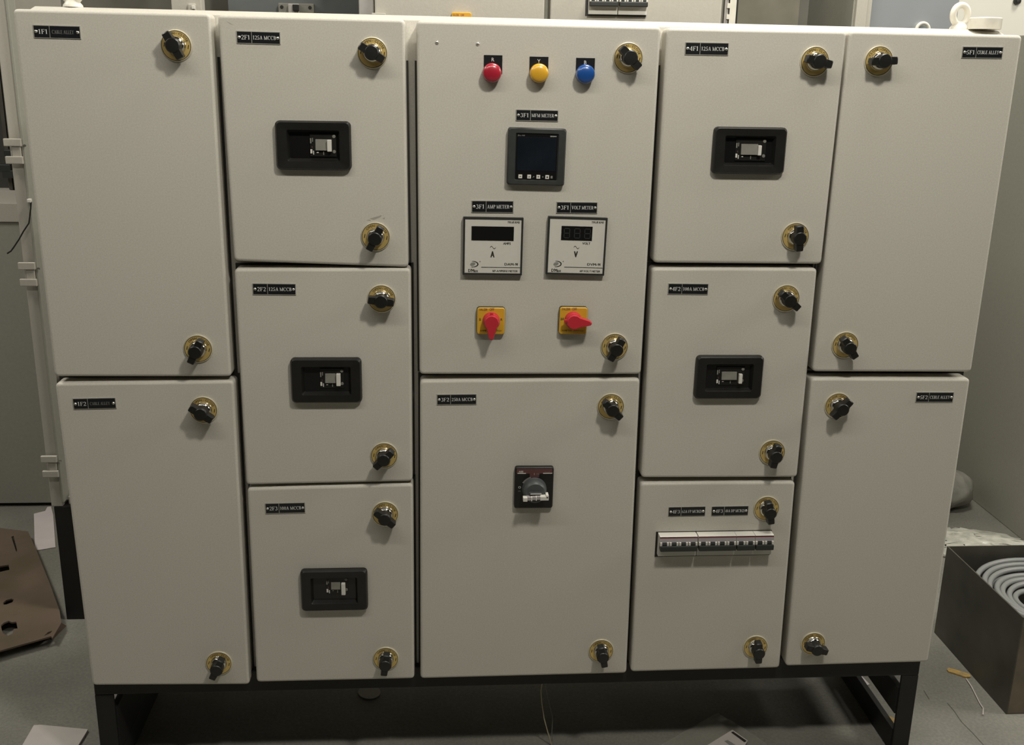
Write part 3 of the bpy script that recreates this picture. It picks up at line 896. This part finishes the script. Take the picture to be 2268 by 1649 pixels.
text(g, 'O', -w * .405, -h * .005, .0042, -0.0096, WHITEI); text(g, 'OFF', -w * .412, -h * .085, .0020, -0.0096, GREYI)
for k in range(8):  # grey arc mark
    P = []
    for t in (k, k + 1):
        th = math.radians(150 - 45 * t / 8); P.append((th,))
    a0, a1_ = P[0][0], P[1][0]
    zc = -.002
    g.poly([(.0245 * math.cos(a0), -.0095, zc + .0245 * math.sin(a0)), (.0245 * math.cos(a1_), -.0095, zc + .0245 * math.sin(a1_)), (.0218 * math.cos(a1_), -.0095, zc + .0218 * math.sin(a1_)), (.0218 * math.cos(a0), -.0095, zc + .0218 * math.sin(a0))], GREYPL)
g.obj('markings', rh, M)
g = G()
r = .0212
kc = Matrix.Translation((0.0005, 0, -0.0015))
g.lathe([(r * 1.04, .0085), (r * 1.04, .0115), (r, .012), (r * .99, .021), (r * .93, .0265), (r * .8, .0295), (0, .0305)], [HANDG], 36, kc)
g.box(-.0105, .0105, -.0335, -.028, -.0035, .0015, HANDG, .0008)
g.obj('knob', rh, M, smooth=math.radians(40))
g = G(); g.box(-.0085, .0110, -.0342, -.0325, -.0018, -.0004, WHITEP, .0004); g.obj('pointer', rh, M)
g = G()
for x0, x1, d in ((-.0215, -.0140, 0), (-.0140, -.0075, .0014), (-.0075, -.0055, 0), (-.0055, .0008, .0014), (.0008, .0026, 0), (.0026, .0085, .0014), (.0085, .0235, 0)):
    g.box(x0, x1, -.0400 + d, -.0290, -.0115 + d * .8 + x0 * .07, -.0045 + x0 * .07, WHITEP if d == 0 else LILACP, .0005)
g.box(.0185, .0235, -.0400, -.0250, -.0075, -.001, WHITEP, .001)
o = g.obj('grip_bar', rh, M); tag(o, 'pale notched grip bar')


# ---------------------------------------------------------------- miniature breakers
def breaker_row(parent_cb, origin, mod, groups, ang=0.0):
    """row of miniature breakers; origin = left end on the door plane"""
    x = 0.0
    M = place(origin, ang)
    for gi, n in enumerate(groups):
        wd = n * mod - 0.0006
        g = G()
        prof = [(0.0, .0228), (-.0165, .0228), (-.0193, .0218), (-.0195, .0205), (-.0196, .0190), (-.0200, .0110), (-.0172, .0104), (-.0172, -.0020), (-.0125, -.0030), (-.0125, -.0195), (0.0, -.0195)]
        ms = [WHITEP, WHITEP, CHARC, REDBR2, LILACP, WHITEP, CHARC, WHITEP, WHITEP, WHITEP, WHITEP]
        A = [g.bm.verts.new((x, y, z)) for y, z in prof]; B = [g.bm.verts.new((x + wd, y, z)) for y, z in prof]
        m_ = len(prof)
        for k in range(m_): g.face([A[k], A[(k + 1) % m_], B[(k + 1) % m_], B[k]], ms[k])
        g.face(A[::-1], WHITEP); g.face(B, WHITEP)
        for k in range(n):  # white cheeks beside every toggle
            for s_ in (0, 1):
                xa = x + k * mod + (0.0006 if s_ == 0 else mod - .0045)
                g.box(xa, xa + .0036, -.0225, -.0165, .0020, .0116, WHITEP, .0004)
        br = parent_cb(g, M)
        for k in range(n):
            g = G(); g.box(x + k * mod + .0044, x + (k + 1) * mod - .0048, -.0235, -.0170, .0020, .0100, CHARC, .0008); g.obj('toggle', br, M)
        g = G(); g.box(x + .0004, x + wd - .0004, -.0268, -.0160, -.0045, .0058, CHARC, .0020); g.obj('handle_tie', br, M)
        x += n * mod + (0.0012 if gi == 0 else 0.0)
    return x, M


a = on_y(1460.5, 1206, -0.018); b_ = on_y(1713, 1202, -0.018)
mod = (b_.x - a.x - .0012) / 12.0
org = Vector((a.x, 0, on_y(1459, 1203, 0).z))
ang = math.atan2(b_.z - a.z, b_.x - a.x)


def on_col4(g, M):
    o = g.obj('miniature_breaker', COLS[3], M); return o


breaker_row(on_col4, org, mod, (4, 4, 2, 2), ang)
g = G(); g.box(-.0035, 12 * mod + .002, -.0012, 0.0002, -.0262, .0238, BLACK); g.obj('breaker_cutout', COLS[3], place(org, ang))

# ================================================================ BASE FRAME (black)
bf = thing('base_frame', 'black steel stand with legs and floor rails carrying the cream switchboard', 'stand', (0.09, 0.18, 0))
RX0, RX1, RY0, RY1 = -0.709, 0.881, 0.022, 0.345
g = G(); g.box(RX0, RX1, RY0, RY0 + .038, 0.178, BZ0 - .0005, BLACKP, .002); g.obj('front_rail', bf)
g = G(); g.box(RX0, RX1, RY1 - .038, RY1, 0.178, BZ0 - .0005, BLACKP, .002); g.obj('rear_rail', bf)
for sd in (-1, 1):
    xo = RX0 if sd < 0 else RX1                       # outer edge
    def bx_(a_, b_): return (xo + a_, xo + b_) if sd < 0 else (xo - b_, xo - a_)
    for front in (1, 0):
        g = G()
        lo, hi = bx_(0.0, .034)
        so, si = bx_(0.0, .005)
        if front: g.box(lo, hi, RY0, RY0 + .006, 0.0, 0.1775, BLACKP, .001); g.box(so, si, RY0 + .006, RY0 + .040, 0.0, 0.1775, BLACKP, .001)
        else: g.box(lo, hi, RY1 - .006, RY1, 0.0, 0.1775, BLACKP, .001); g.box(so, si, RY1 - .040, RY1 - .006, 0.0, 0.1775, BLACKP, .001)
        g.obj('leg', bf)
    xa, xb = bx_(.024, .036)
    g = G(); g.box(xa, xb, RY0 + .0065, RY1 - .0065, 0.002, 0.052, BLACKP, .001); g.obj('floor_rail', bf)
    g = G(); g.box(xa, xb, RY0 + .0065, RY1 - .0065, 0.087 if sd > 0 else 0.0525, 0.146, BLACKP, .001); g.obj('side_rail', bf)
    xa, xb = bx_(.004, .036)
    g = G(); g.box(xa, xb, RY0 + .0385, RY1 - .0385, 0.183, 0.221, BLACKP, .002); g.obj('top_side_rail', bf)

# ================================================================ REAR LINE OF SWITCHBOARDS
RY = 0.62


def X(px, y=RY, py=20): return on_y(px, py, y).x


# left open cabinet with its end post
RB, RT = 0.30, 1.80
xl = X(115, RY, 1130); xr = X(450)
lc = thing('open_cabinet', 'open cream cabinet behind the left column, its end post carrying hinge brackets', 'cabinet', ((xl + xr) / 2, RY + .2, 0))
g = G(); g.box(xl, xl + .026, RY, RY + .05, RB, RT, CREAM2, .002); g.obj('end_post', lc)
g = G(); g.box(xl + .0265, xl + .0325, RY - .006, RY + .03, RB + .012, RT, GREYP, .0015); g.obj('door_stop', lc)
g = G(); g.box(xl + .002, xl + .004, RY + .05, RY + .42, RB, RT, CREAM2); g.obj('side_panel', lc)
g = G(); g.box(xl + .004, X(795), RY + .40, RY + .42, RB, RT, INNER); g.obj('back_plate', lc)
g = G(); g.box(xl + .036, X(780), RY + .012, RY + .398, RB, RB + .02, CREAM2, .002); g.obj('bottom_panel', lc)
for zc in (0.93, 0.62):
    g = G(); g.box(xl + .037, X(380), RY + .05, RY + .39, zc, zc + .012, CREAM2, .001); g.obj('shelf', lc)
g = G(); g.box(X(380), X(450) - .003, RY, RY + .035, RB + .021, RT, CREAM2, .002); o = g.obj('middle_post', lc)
g = G(); g.box(X(418), X(436), RY - .010, RY - .0005, on_y(427, 40, RY).z, on_y(427, 8, RY).z, CREAM2, .003); g.box(X(428), X(435), RY - .016, RY - .009, on_y(427, 21, RY).z, on_y(427, 13, RY).z, WHITEP, .001); g.obj('cage_clip', o)
# hinge brackets
for px, py in ((33, 334), (62, 605), (108, 1029)):
    p = on_y(px, py, RY)
    g = G()
    z = p.z
    for dz in (.0185, -.0185):
        g.box(xl - .007, xl + .029, RY - .014, RY - .0065, z + dz - .008, z + dz + .008, CREAM2, .0015)
    g.box(xl + .008, xl + .026, RY - .011, RY - .0065, z - .020, z + .020, CREAM2, .001)
    g.lathe([(.003, 0), (.003, .003), (0, .0035)], [STEEL], 10, Matrix.Translation((xl + .0345, RY - .0065, z + .012)))
    g.obj('hinge_bracket', lc)
g = G()
g.box(xl + .005, xl + .062, RY, RY + .05, 0.0, RB - .0005, BLACKP, .002); g.obj('leg', lc)
g = G(); g.box(xl + .0625, X(1600), RY, RY + .05, RB - .05, RB - .0005, BLACKP, .002); g.obj('base_rail', lc)
# breaker inside the open cabinet
p0, p1 = on_y(617, 30, RY + .25), on_y(695, 8, RY + .25)
g = G(); g.box(X(452), X(792), RY + .27, RY + .29, RB + .03, RT - .05, INNERB); g.obj('mounting_plate', lc)
g = G()
g.box(p0.x, p1.x, RY + .25, RY + .2695, p0.z - .02, p1.z, GREYPL, .002)
g.box(p0.x + .025, p1.x - .032, RY + .232, RY + .25, p0.z - .02, p1.z - .002, LILAC, .002)
g.box(p0.x + .036, p0.x + .050, RY + .224, RY + .2325, p0.z + .006, p1.z - .004, BLACK, .001)
for x in (p0.x + .008, p1.x - .009): g.lathe([(.004, 0), (.004, .0015), (0, .0016)], [BLACK], 12, Matrix.Translation((x, RY + .25, p1.z - .009)))
o = g.obj('breaker', lc)
g = G(); g.box(X(795), X(829), RY - .004, RY + .03, RB, RT, LILAC, .002); g.obj('slide_post', lc)

# centre rear cabinet: two cream doors
cc = thing('rear_cabinet', 'closed cream cabinet directly behind, showing only door tops above the front switchboard', 'cabinet', (X(1215), RY + .2, 0))
g = G(); g.box(X(830), X(1606), RY + .004, RY + .4, RB, RT, GREYP); g.obj('body', cc)
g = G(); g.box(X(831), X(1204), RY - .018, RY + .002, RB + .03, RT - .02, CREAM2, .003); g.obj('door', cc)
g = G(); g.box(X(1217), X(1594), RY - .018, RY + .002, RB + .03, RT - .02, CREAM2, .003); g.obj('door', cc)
p0, p1 = on_y(1000, 48, RY - .02), on_y(1044, 28, RY - .02)
g = G(); g.prism([(q[0] + (p0.x + p1.x) / 2, q[1] + p1.z - .0225) for q in rrect(p1.x - p0.x, .045, .004, 4)], RY - .028, RY - .0182, YELP, front_bev=.0015)
o = g.obj('selector_switch', cc); tag(o, 'yellow switch plate cut off by the front switchboard')
g = G(); text(g, 'SALZER', p0.x + .003, p1.z - .0075, .0036, RY - .0283, INKR, width=.013); text(g, 'OFF', p0.x + .019, p1.z - .0077, .004, RY - .0283, INKR, width=.008); g.obj('lettering', o)
g = G(); g.lathe([(.0142, .0), (.0142, .014), (.012, .016), (0, .0162)], [REDP], 24, Matrix.Translation(((p0.x + p1.x) / 2, RY - .028, p1.z - .024))); g.obj('knob', o, smooth=.6)
p = on_y(845, 33, RY - .01)
g = G(); g.box(p.x - .02, p.x + .010, RY - .030, RY - .0185, p.z - .012, p.z + .003, CREAM2, .002); g.obj('lock_tab', cc)
# breakers on the rear door
a = on_y(1304, 14.5, RY - .03); b_ = on_y(1432, 16.5, RY - .03)


def on_rear(g, M): return g.obj('miniature_breaker', cc, M)


mod2 = (b_.x - a.x) / 8
breaker_row(on_rear, Vector((a.x, RY - .0182, a.z + .0045)), mod2, (4, 4), math.atan2(b_.z - a.z, b_.x - a.x))
g = G(); g.box(-.0055, 8 * mod2 + .002, -.0012, 0.0, -.0225, .0255, SLATE); g.obj('breaker_cutout', cc, place(Vector((a.x, RY - .0182, a.z + .0045))))
# slotted mounting angle
sa = thing('slotted_angle', 'white slotted steel upright beside the open grey cabinet at upper right', 'upright', (X(1614), RY, 0))
g = G()
x0, x1 = X(1606), X(1623)
zz = RB
st, sl = 0.0225, 0.0125
while zz < RT:
    g.box(x0 + .006, x1, RY - .016, RY - .013, zz, min(RT, zz + st), EYEW)
    g.box(x0, x0 + .006, RY - .016, RY - .013, zz, zz + st - sl, EYEW)
    zz += st
g.box(x0 - .004, x0 + .004, RY - .012, RY - .008, RB, RT, LILAC)
g.box(x1, x1 + .003, RY - .016, RY - .001, RB, RT, EYEW)
o = g.obj('upright_web', sa)
g = G(); g.box(x1 + .0032, x1 + .008, RY - .012, RY - .001, RB, RT, BLACKP); g.obj('seal_strip', sa)
g = G(); g.box(x0 - .004, x1 + .003, RY - .012, RY - .001, 0.0, RB - .0005, BLACKP); g.obj('foot', sa)
# right open cabinet
rc = thing('open_cabinet', 'open grey cabinet with bare interior, seen over the fourth column at upper right', 'cabinet', (X(1760), RY + .2, 0))
xa, xb = X(1630), X(1893)
g = G(); g.box(xa, xa + .002, RY, RY + .30, RB, RT, GREYP); g.obj('side_panel', rc)
g = G(); g.box(xb - .003, xb, RY + .002, RY + .30, RB, RT, GREYP); g.obj('side_panel', rc)
g = G(); g.box(xa + .002, xb - .003, RY + .29, RY + .30, RB, RT, INNER); g.obj('back_plate', rc)
g = G(); g.box(xa + .003, X(1770, RY + .2), RY + .20, RY + .212, RB, RT, INNER2); g.obj('mounting_plate', rc)
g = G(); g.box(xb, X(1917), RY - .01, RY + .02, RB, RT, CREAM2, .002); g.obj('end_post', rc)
g = G(); g.box(xa, X(1917), RY + .03, RY + .30, RB - .05, RB - .0005, BLACKP); g.obj('base_rail', rc)
for x in (xa, X(1917) - .05):
    g = G(); g.box(x, x + .05, RY + .05, RY + .1, 0, RB - .0505, BLACKP); g.obj('leg', rc)
# blue grey cabinet
bc = thing('steel_cabinet', 'smooth blue grey steel cabinet behind the large eyebolt', 'cabinet', (X(2040), RY + .2, 0))
g = G(); g.box(X(1918), X(1931), RY + .002, RY + .05, 0.0, RT, CREAM2, .001); g.obj('corner_strip', bc)
g = G(); g.box(X(1931) + .001, X(2147), RY + .05, RY + .30, 0.0, RT, BLUEG, .002); g.obj('body', bc)
p = on_y(2045, 66, RY + .04); g = G(); g.tube([(p.x + .0145 * math.cos(2 * PI * i / 28), RY + .0435, p.z + .0145 * math.sin(2 * PI * i / 28)) for i in range(28)], .0038, EYEW, 8, closed=True); g.obj('pull_ring', bc, smooth=1.2)

# low grey cabinet on the far right
pz = on_x(2266, 78, 1.66)
gc = thing('grey_cabinet', 'plain grey cabinet standing on the floor behind the steel box at right', 'cabinet', (1.95, 1.2, 0))
g = G(); g.box(1.66, 2.25, 0.93, 1.75, 0.0, pz.z, GREYP, .003); g.obj('body', gc)
g = G(); g.box(1.68, 2.23, 0.912, 0.929, 0.05, pz.z - .03, GREYP, .002); g.obj('door', gc)
g = G(); p = on_y(2257, 2, 2.58); g.lathe([(.014, 0), (.014, .012), (.009, .02), (0, .021)], [BLACK], 18, Matrix.Translation((p.x, 2.5995, p.z))); o = g.obj('wall_hook', None, smooth=.6)
tag(o, 'small black round knob on the white wall at top right corner', 'knob')

# far left cabinet with open top compartment
fy = 1.31
fl = thing('far_cabinet', 'grey cabinet further back at far left, open above a pale ledge', 'cabinet', (-1.75, fy + .2, 0))
fx0, fx1 = -2.35, on_y(118, 1121, fy).x + .30
zl1, zl0 = on_y(20, 449, fy).z, on_y(20, 491, fy).z
g = G(); g.box(fx0, fx1, fy, fy + .4, 0.012, zl0 - .0005, GREYP, .002); g.obj('lower_door', fl)
g = G(); g.box(fx0, fx1, fy + .02, fy + .4, 0.0, 0.0118, BLACKP); g.obj('plinth', fl)
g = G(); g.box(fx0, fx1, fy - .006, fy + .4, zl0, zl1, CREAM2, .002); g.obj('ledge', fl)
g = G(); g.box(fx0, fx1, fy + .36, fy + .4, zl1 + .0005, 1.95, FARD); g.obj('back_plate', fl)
for px, wd in ((6, .012), (17, .016)):
    x = on_y(px, 300, fy + .3).x
    g = G(); g.box(x, x + wd, fy + .30, fy + .35, zl1 + .001, 1.95, STEELD, .002); g.obj('busbar', fl)
for px, py in ((11, 372), (22, 385), (26, 340)):
    p = on_y(px, py, fy + .28)
    g = G(); g.box(p.x - .02, p.x + .02, fy + .27, fy + .2995, p.z - .012, p.z + .012, CHARC, .003); g.obj('support_block', fl)

# ================================================================ THINGS ON THE FLOOR
def sheet(pts, z, th, m, name, holes=()):
    """flat floor sheet of real thickness from floor outline points"""
    g = G()
    from mathutils.geometry import tessellate_polygon
    loops = [[Vector((p.x, p.y, 0)) for p in pts]] + [[Vector((p.x, p.y, 0)) for p in h] for h in holes]
    tri = tessellate_polygon(loops)
    flat = [p for l in loops for p in l]
    T = [g.bm.verts.new((p.x, p.y, z + th)) for p in flat]; B = [g.bm.verts.new((p.x, p.y, z)) for p in flat]
    for t in tri:
        g.face([T[i] for i in t], m); g.face([B[i] for i in t][::-1], m)
    k = 0
    for l in loops:
        n = len(l)
        for i in range(n):
            j = (i + 1) % n
            g.face([T[k + i], T[k + j], B[k + j], B[k + i]], m)
        k += n
    return g


bz = 0.026
out = [on_z(*p, bz) for p in ((-70, 1160), (62, 1176), (80, 1216), (92, 1246), (112, 1296), (132, 1352), (136, 1378), (116, 1412), (113, 1408), (0, 1440), (-70, 1462))]
hs = [[on_z(*p, bz) for p in h] for h in (
    [(-30, 1258), (0, 1253), (19, 1250), (21, 1261), (0, 1266), (-30, 1274)],
    [(7, 1334), (14, 1328), (26, 1325), (31, 1327), (27, 1333), (14, 1338), (8, 1338)],
    [(2, 1384), (9, 1378), (19, 1374), (26, 1377), (36, 1376), (39, 1391), (30, 1392), (28, 1402), (18, 1407), (7, 1402), (4, 1395)],
    [(97, 1408), (106, 1399), (116, 1396), (112, 1401)],
    [(25, 1188), (30, 1186), (38, 1218), (36, 1222)])]
bd = thing('cardboard_sheet', 'pinkish brown board with punched holes lying on the floor at left', 'board', (-1.05, .45, 0))
g = sheet(out, bz - .004, .004, BOARD, 'b', hs); g.obj('sheet', bd)
P = [on_z(*p, bz - .004) for p in ((136, 1378), (116, 1412))]; Q = [Vector((p.x, p.y, 0.001)) for p in (on_z(147, 1385, 0.001), on_z(118, 1414, 0.001))]
g = G(); A = [g.bm.verts.new(v) for v in (P[0], P[1], Q[1], Q[0])]; A2 = [g.bm.verts.new(v + Vector((-.004, .002, 0))) for v in (P[0], P[1], Q[1], Q[0])]
g.face(A, BOARD); g.face(A2[::-1], BOARD)
for i in range(4): g.face([A[i], A2[i], A2[(i + 1) % 4], A[(i + 1) % 4]], BOARD)
g.obj('bent_corner', bd)
for px, py in ((-60, 1420), (60, 1390), (20, 1300)):
    p = on_z(px, py, bz - .004); g = G(); g.box(p.x - .02, p.x + .02, p.y + .03, p.y + .07, 0.0, bz - .0042, BOARD); g.obj('underside_rib', bd)

out = [on_z(*p, 0.002) for p in ((75, 1137), (100, 1131), (105, 1122), (113, 1121), (118, 1140), (123, 1211), (82, 1218), (77, 1211))]
g = sheet(out, 0.001, .0012, PAPER, 'p'); o = g.obj('paper_sheet'); tag(o, 'white sheet of paper on the floor behind the brown board', 'paper')
out = [on_z(*p, 0.006) for p in ((75, 1605), (90, 1604), (195, 1614), (170, 1655), (40, 1665))]
g = sheet(out, 0.001, .005, PAPERP, 'p'); o = g.obj('card_sheet'); tag(o, 'pale pinkish card on the floor at the bottom left, near the stand leg', 'card')

# steel box with a coil of cable
pf = on_z(2228, 1581, 0.0)
bx = thing('steel_box', 'open dark steel box on the floor at right, holding coiled grey cable', 'box', (pf.x + .25, pf.y + .2, 0))
x0, y0 = pf.x, pf.y
dz = on_y(2262, 1367, y0).z
dz = max(.14, min(.26, dz))
L = 0.0
pb = on_x(2098, 1206, x0); y1 = min(.62, max(.45, pb.y))
wl = 0.55
t = 0.003
g = G(); g.box(x0, x0 + t, y0, y1, 0.002, dz, STEELD); g.obj('left_panel', bx)
g = G(); g.box(x0 + wl - t, x0 + wl, y0, y1, 0.002, dz, STEELD); g.obj('right_panel', bx)
g = G(); g.box(x0 + t, x0 + wl - t, y0, y0 + t, 0.002, dz, RUST); g.obj('front_panel', bx)
g = G(); g.box(x0 + t, x0 + wl - t, y1 - t, y1, 0.002, dz, STEELD); g.obj('back_panel', bx)
g = G(); g.box(x0, x0 + wl, y0, y1, 0.0, 0.0019, STEELD); g.obj('floor_plate', bx)
if DBG: print('BOX', x0, y0, y1, dz, on_z(2238, 1247, dz - .03), on_z(2149, 1268, dz - .03), on_x(2098, 1206, x0))
coil = thing('cable_coil', 'grey cable coiled in the open steel box at right', 'cable', (x0 + .25, (y0 + y1) / 2, 0.01))
q0, q1 = on_z(2238, 1247, dz - .03), on_z(2149, 1268, dz - .03)
R0 = min(.215, (y1 - y0) / 2 - .014)
cxx, cyy = q1.x + R0 * 1.03 - .012, y1 - R0 - .020
for k in range(10):
    g = G()
    rr = R0 - .0135 * (k if k < 7 else k - 6) - random.uniform(0, .003); zz = dz - .030 - .006 * (k if k < 7 else k - 4)
    N = 56; dx, dy = random.uniform(-.004, .004), random.uniform(-.003, .003); tl = random.uniform(-.006, .006)
    pts = [(cxx + dx + rr * 1.03 * math.cos(2 * PI * i / N), cyy + dy * 0 + rr * math.sin(2 * PI * i / N), zz + tl * math.cos(2 * PI * i / N + k)) for i in range(N)]
    g.tube(pts, .0066, CABLE, 8, closed=True); g.obj('cable_loop', coil, smooth=1.2)
g = G()
pts = [on_z(2228 + 5.0 * i, 1334 + 3.4 * i + 2 * math.sin(i), dz - .05) for i in range(10)]
g.tube(pts, .0022, WIREW, 6); o = g.obj('loose_wire'); tag(o, 'thin pale wire lying on the coiled cable in the steel box', 'wire')


# crumpled plastic film behind the box
def crumple(name, cx, cy, rx, ry, hz, m, seed, n=22):
    rnd = random.Random(seed)
    g = G(); rows = []
    for i in range(n):
        row = []
        for j in range(n):
            u, v_ = i / (n - 1) * 2 - 1, j / (n - 1) * 2 - 1
            d = max(0, 1 - (u * u + v_ * v_) ** .5 * .92)
            z = .004 + hz * (d ** .45) * (0.80 + .3 * rnd.random()) if d > 0 else .004
            row.append(g.bm.verts.new((cx + rx * u * (1 - .22 * v_ * v_) + rnd.uniform(-.1, .1) * rx * .8, cy + ry * v_ * (1 - .22 * u * u) + rnd.uniform(-.1, .1) * ry * .8, z)))
        rows.append(row)
    for i in range(n - 1):
        for j in range(n - 1):
            g.face([rows[i][j], rows[i + 1][j], rows[i + 1][j + 1], rows[i][j + 1]], m)
    return g.obj(name, smooth=1.0)


p = on_z(2104, 1140, 0.0)
g = G(); rnd = random.Random(5); NU, NV = 26, 14; rows = []
for j in range(NV + 1):
    ph = -PI / 2 + PI * j / NV; row = []
    for i in range(NU):
        th = 2 * PI * i / NU
        k = 1 + .05 * math.sin(5 * th + 3 * ph) + .04 * math.sin(9 * th - 4 * ph) + rnd.uniform(-.035, .035)
        row.append(g.bm.verts.new((p.x + .100 * k * math.cos(ph) * math.cos(th), p.y + .08 + .085 * k * math.cos(ph) * math.sin(th), max(.002, .060 + .062 * k * math.sin(ph)))))
    rows.append(row)
for j in range(NV):
    for i in range(NU): g.face([rows[j][i], rows[j][(i + 1) % NU], rows[j + 1][(i + 1) % NU], rows[j + 1][i]], FILMB)
o = g.obj('plastic_bundle', smooth=.9)
tag(o, 'crumpled bundle of clear plastic film against the grey cabinet, upper of two', 'plastic film')
p = on_z(2150, 1180, .01)
o = crumple('plastic_wrap', p.x - .06, p.y - .06, .19, .09, .03, FILM, 5)
tag(o, 'flattened clear plastic wrap on the floor between the steel box and the bundle', 'plastic film')

# scraps, wires and stains
g = sheet([on_z(*p, .003) for p in ((2097, 1482), (2101, 1478), (2118, 1483), (2147, 1492), (2150, 1498), (2140, 1499), (2116, 1491), (2100, 1486))], .0008, .003, YSCRAP, 's')
o = g.obj('yellow_scrap'); tag(o, 'small yellow scrap on the floor beside the steel box', 'scrap')
g = G(); g.tube([on_z(*p, .003) for p in ((2140, 1502), (2152, 1520), (2162, 1540), (2170, 1556), (2178, 1568), (2177, 1582))], .0014, PAPERP, 6); o = g.obj('string'); tag(o, 'thin pale string on the floor in front of the steel box', 'string')
g = sheet([on_z(*p, .002) for p in ((1902, 1501), (1909, 1496), (1926, 1514), (1914, 1519))], .0008, .001, PAPER, 's')
o = g.obj('paper_scrap'); tag(o, 'white paper scrap on the floor just right of the stand floor rail', 'paper')
g = sheet([on_z(*p, .0025) for p in ((1960, 1588), (1968, 1584), (1984, 1590), (1986, 1612), (1981, 1624), (1972, 1612), (1978, 1600), (1966, 1600))], .0006, .0015, YSCRAP, 's')
o = g.obj('yellow_tape'); tag(o, 'torn yellow tape on the floor seen between stand rails at right', 'tape')
g = sheet([on_z(818 + 25 * math.cos(2 * PI * k / 20), 1532 + 15 * math.sin(2 * PI * k / 20), .003) for k in range(20)][::-1], .0005, .003, GREYP, 's')
o = g.obj('knockout_disc'); tag(o, 'round grey metal disc on the dark floor below the second column', 'disc')
# poly bag with a printed slip
g = G()
q = [on_z(*p, .004) for p in ((1440, 1662), (1590, 1577), (1622, 1596), (1725, 1662))]
c0 = sum(q, Vector()) / 4
n = 8; rows = []
rnd = random.Random(11)
for i in range(n + 1):
    row = []
    for j in range(n + 1):
        u, v_ = i / n, j / n
        p = (q[0] * (1 - u) + q[1] * u) * (1 - v_) + (q[3] * (1 - u) + q[2] * u) * v_
        z = .002 + .010 * math.sin(PI * u) * math.sin(PI * v_) + rnd.uniform(0, .003)
        row.append(g.bm.verts.new((p.x, p.y, z)))
    rows.append(row)
for i in range(n):
    for j in range(n): g.face([rows[i][j], rows[i + 1][j], rows[i + 1][j + 1], rows[i][j + 1]], FILM2)
pbag = g.obj('plastic_bag'); tag(pbag, 'transparent plastic bag on the floor under the switchboard, bottom centre right', 'bag')
g = sheet([on_z(*p, .012) for p in ((1565, 1652), (1622, 1617), (1656, 1641), (1640, 1668), (1545, 1672))], .0135, .0006, PAPERP, 's')
sl = g.obj('printed_slip', pbag)
g = G()
q = [on_z(*p, .0145) for p in ((1619, 1621), (1624, 1619), (1654, 1640), (1649, 1643))]
g.poly([tuple(v) for v in q], INK)
q = [on_z(*p, .0145) for p in ((1604, 1640), (1612, 1638), (1634, 1652), (1624, 1656))]
g.poly([tuple(v) for v in q], GREYI)
g.obj('printed_bar', sl)
# wires dangling below the board
p0 = on_y(1202, 1496, .07)
g = G(); pts = [on_y(*p, .075) for p in ((1202, 1492), (1201, 1510), (1198, 1530), (1200, 1556), (1205, 1590), (1213, 1620), (1221, 1646), (1224, 1662))]
g.tube(pts, .0011, WIREW, 6); o = g.obj('hanging_wire'); tag(o, 'thin pale wire hanging down under the middle of the switchboard', 'wire')
g = G(); pts = [on_y(*p, .09) for p in ((1209, 1492), (1208, 1520), (1216, 1556), (1224, 1590), (1222, 1625), (1226, 1662))]
g.tube(pts, .0008, GREYPL, 6); o = g.obj('hanging_wire'); tag(o, 'thin dark wire hanging just right of the pale one under the switchboard', 'wire')
g = G(); pts = [on_y(*p, RY - .012) for p in ((69, 446), (68, 462), (66, 480), (64, 494), (52, 512), (42, 530), (30, 548), (24, 556), (16, 561))]
g.tube(pts, .0017, WIREB, 6); o = g.obj('dangling_wire'); tag(o, 'black wire curling from the end post of the open cabinet at left', 'wire')
g = G(); p = on_y(66, 444, RY - .010); g.box(p.x - .004, p.x + .004, RY - .0165, RY - .0065, p.z - .004, p.z + .004, WHITEP, .0015); o = g.obj('wire_clip'); tag(o, 'tiny white clip holding the black wire on the end post', 'clip')
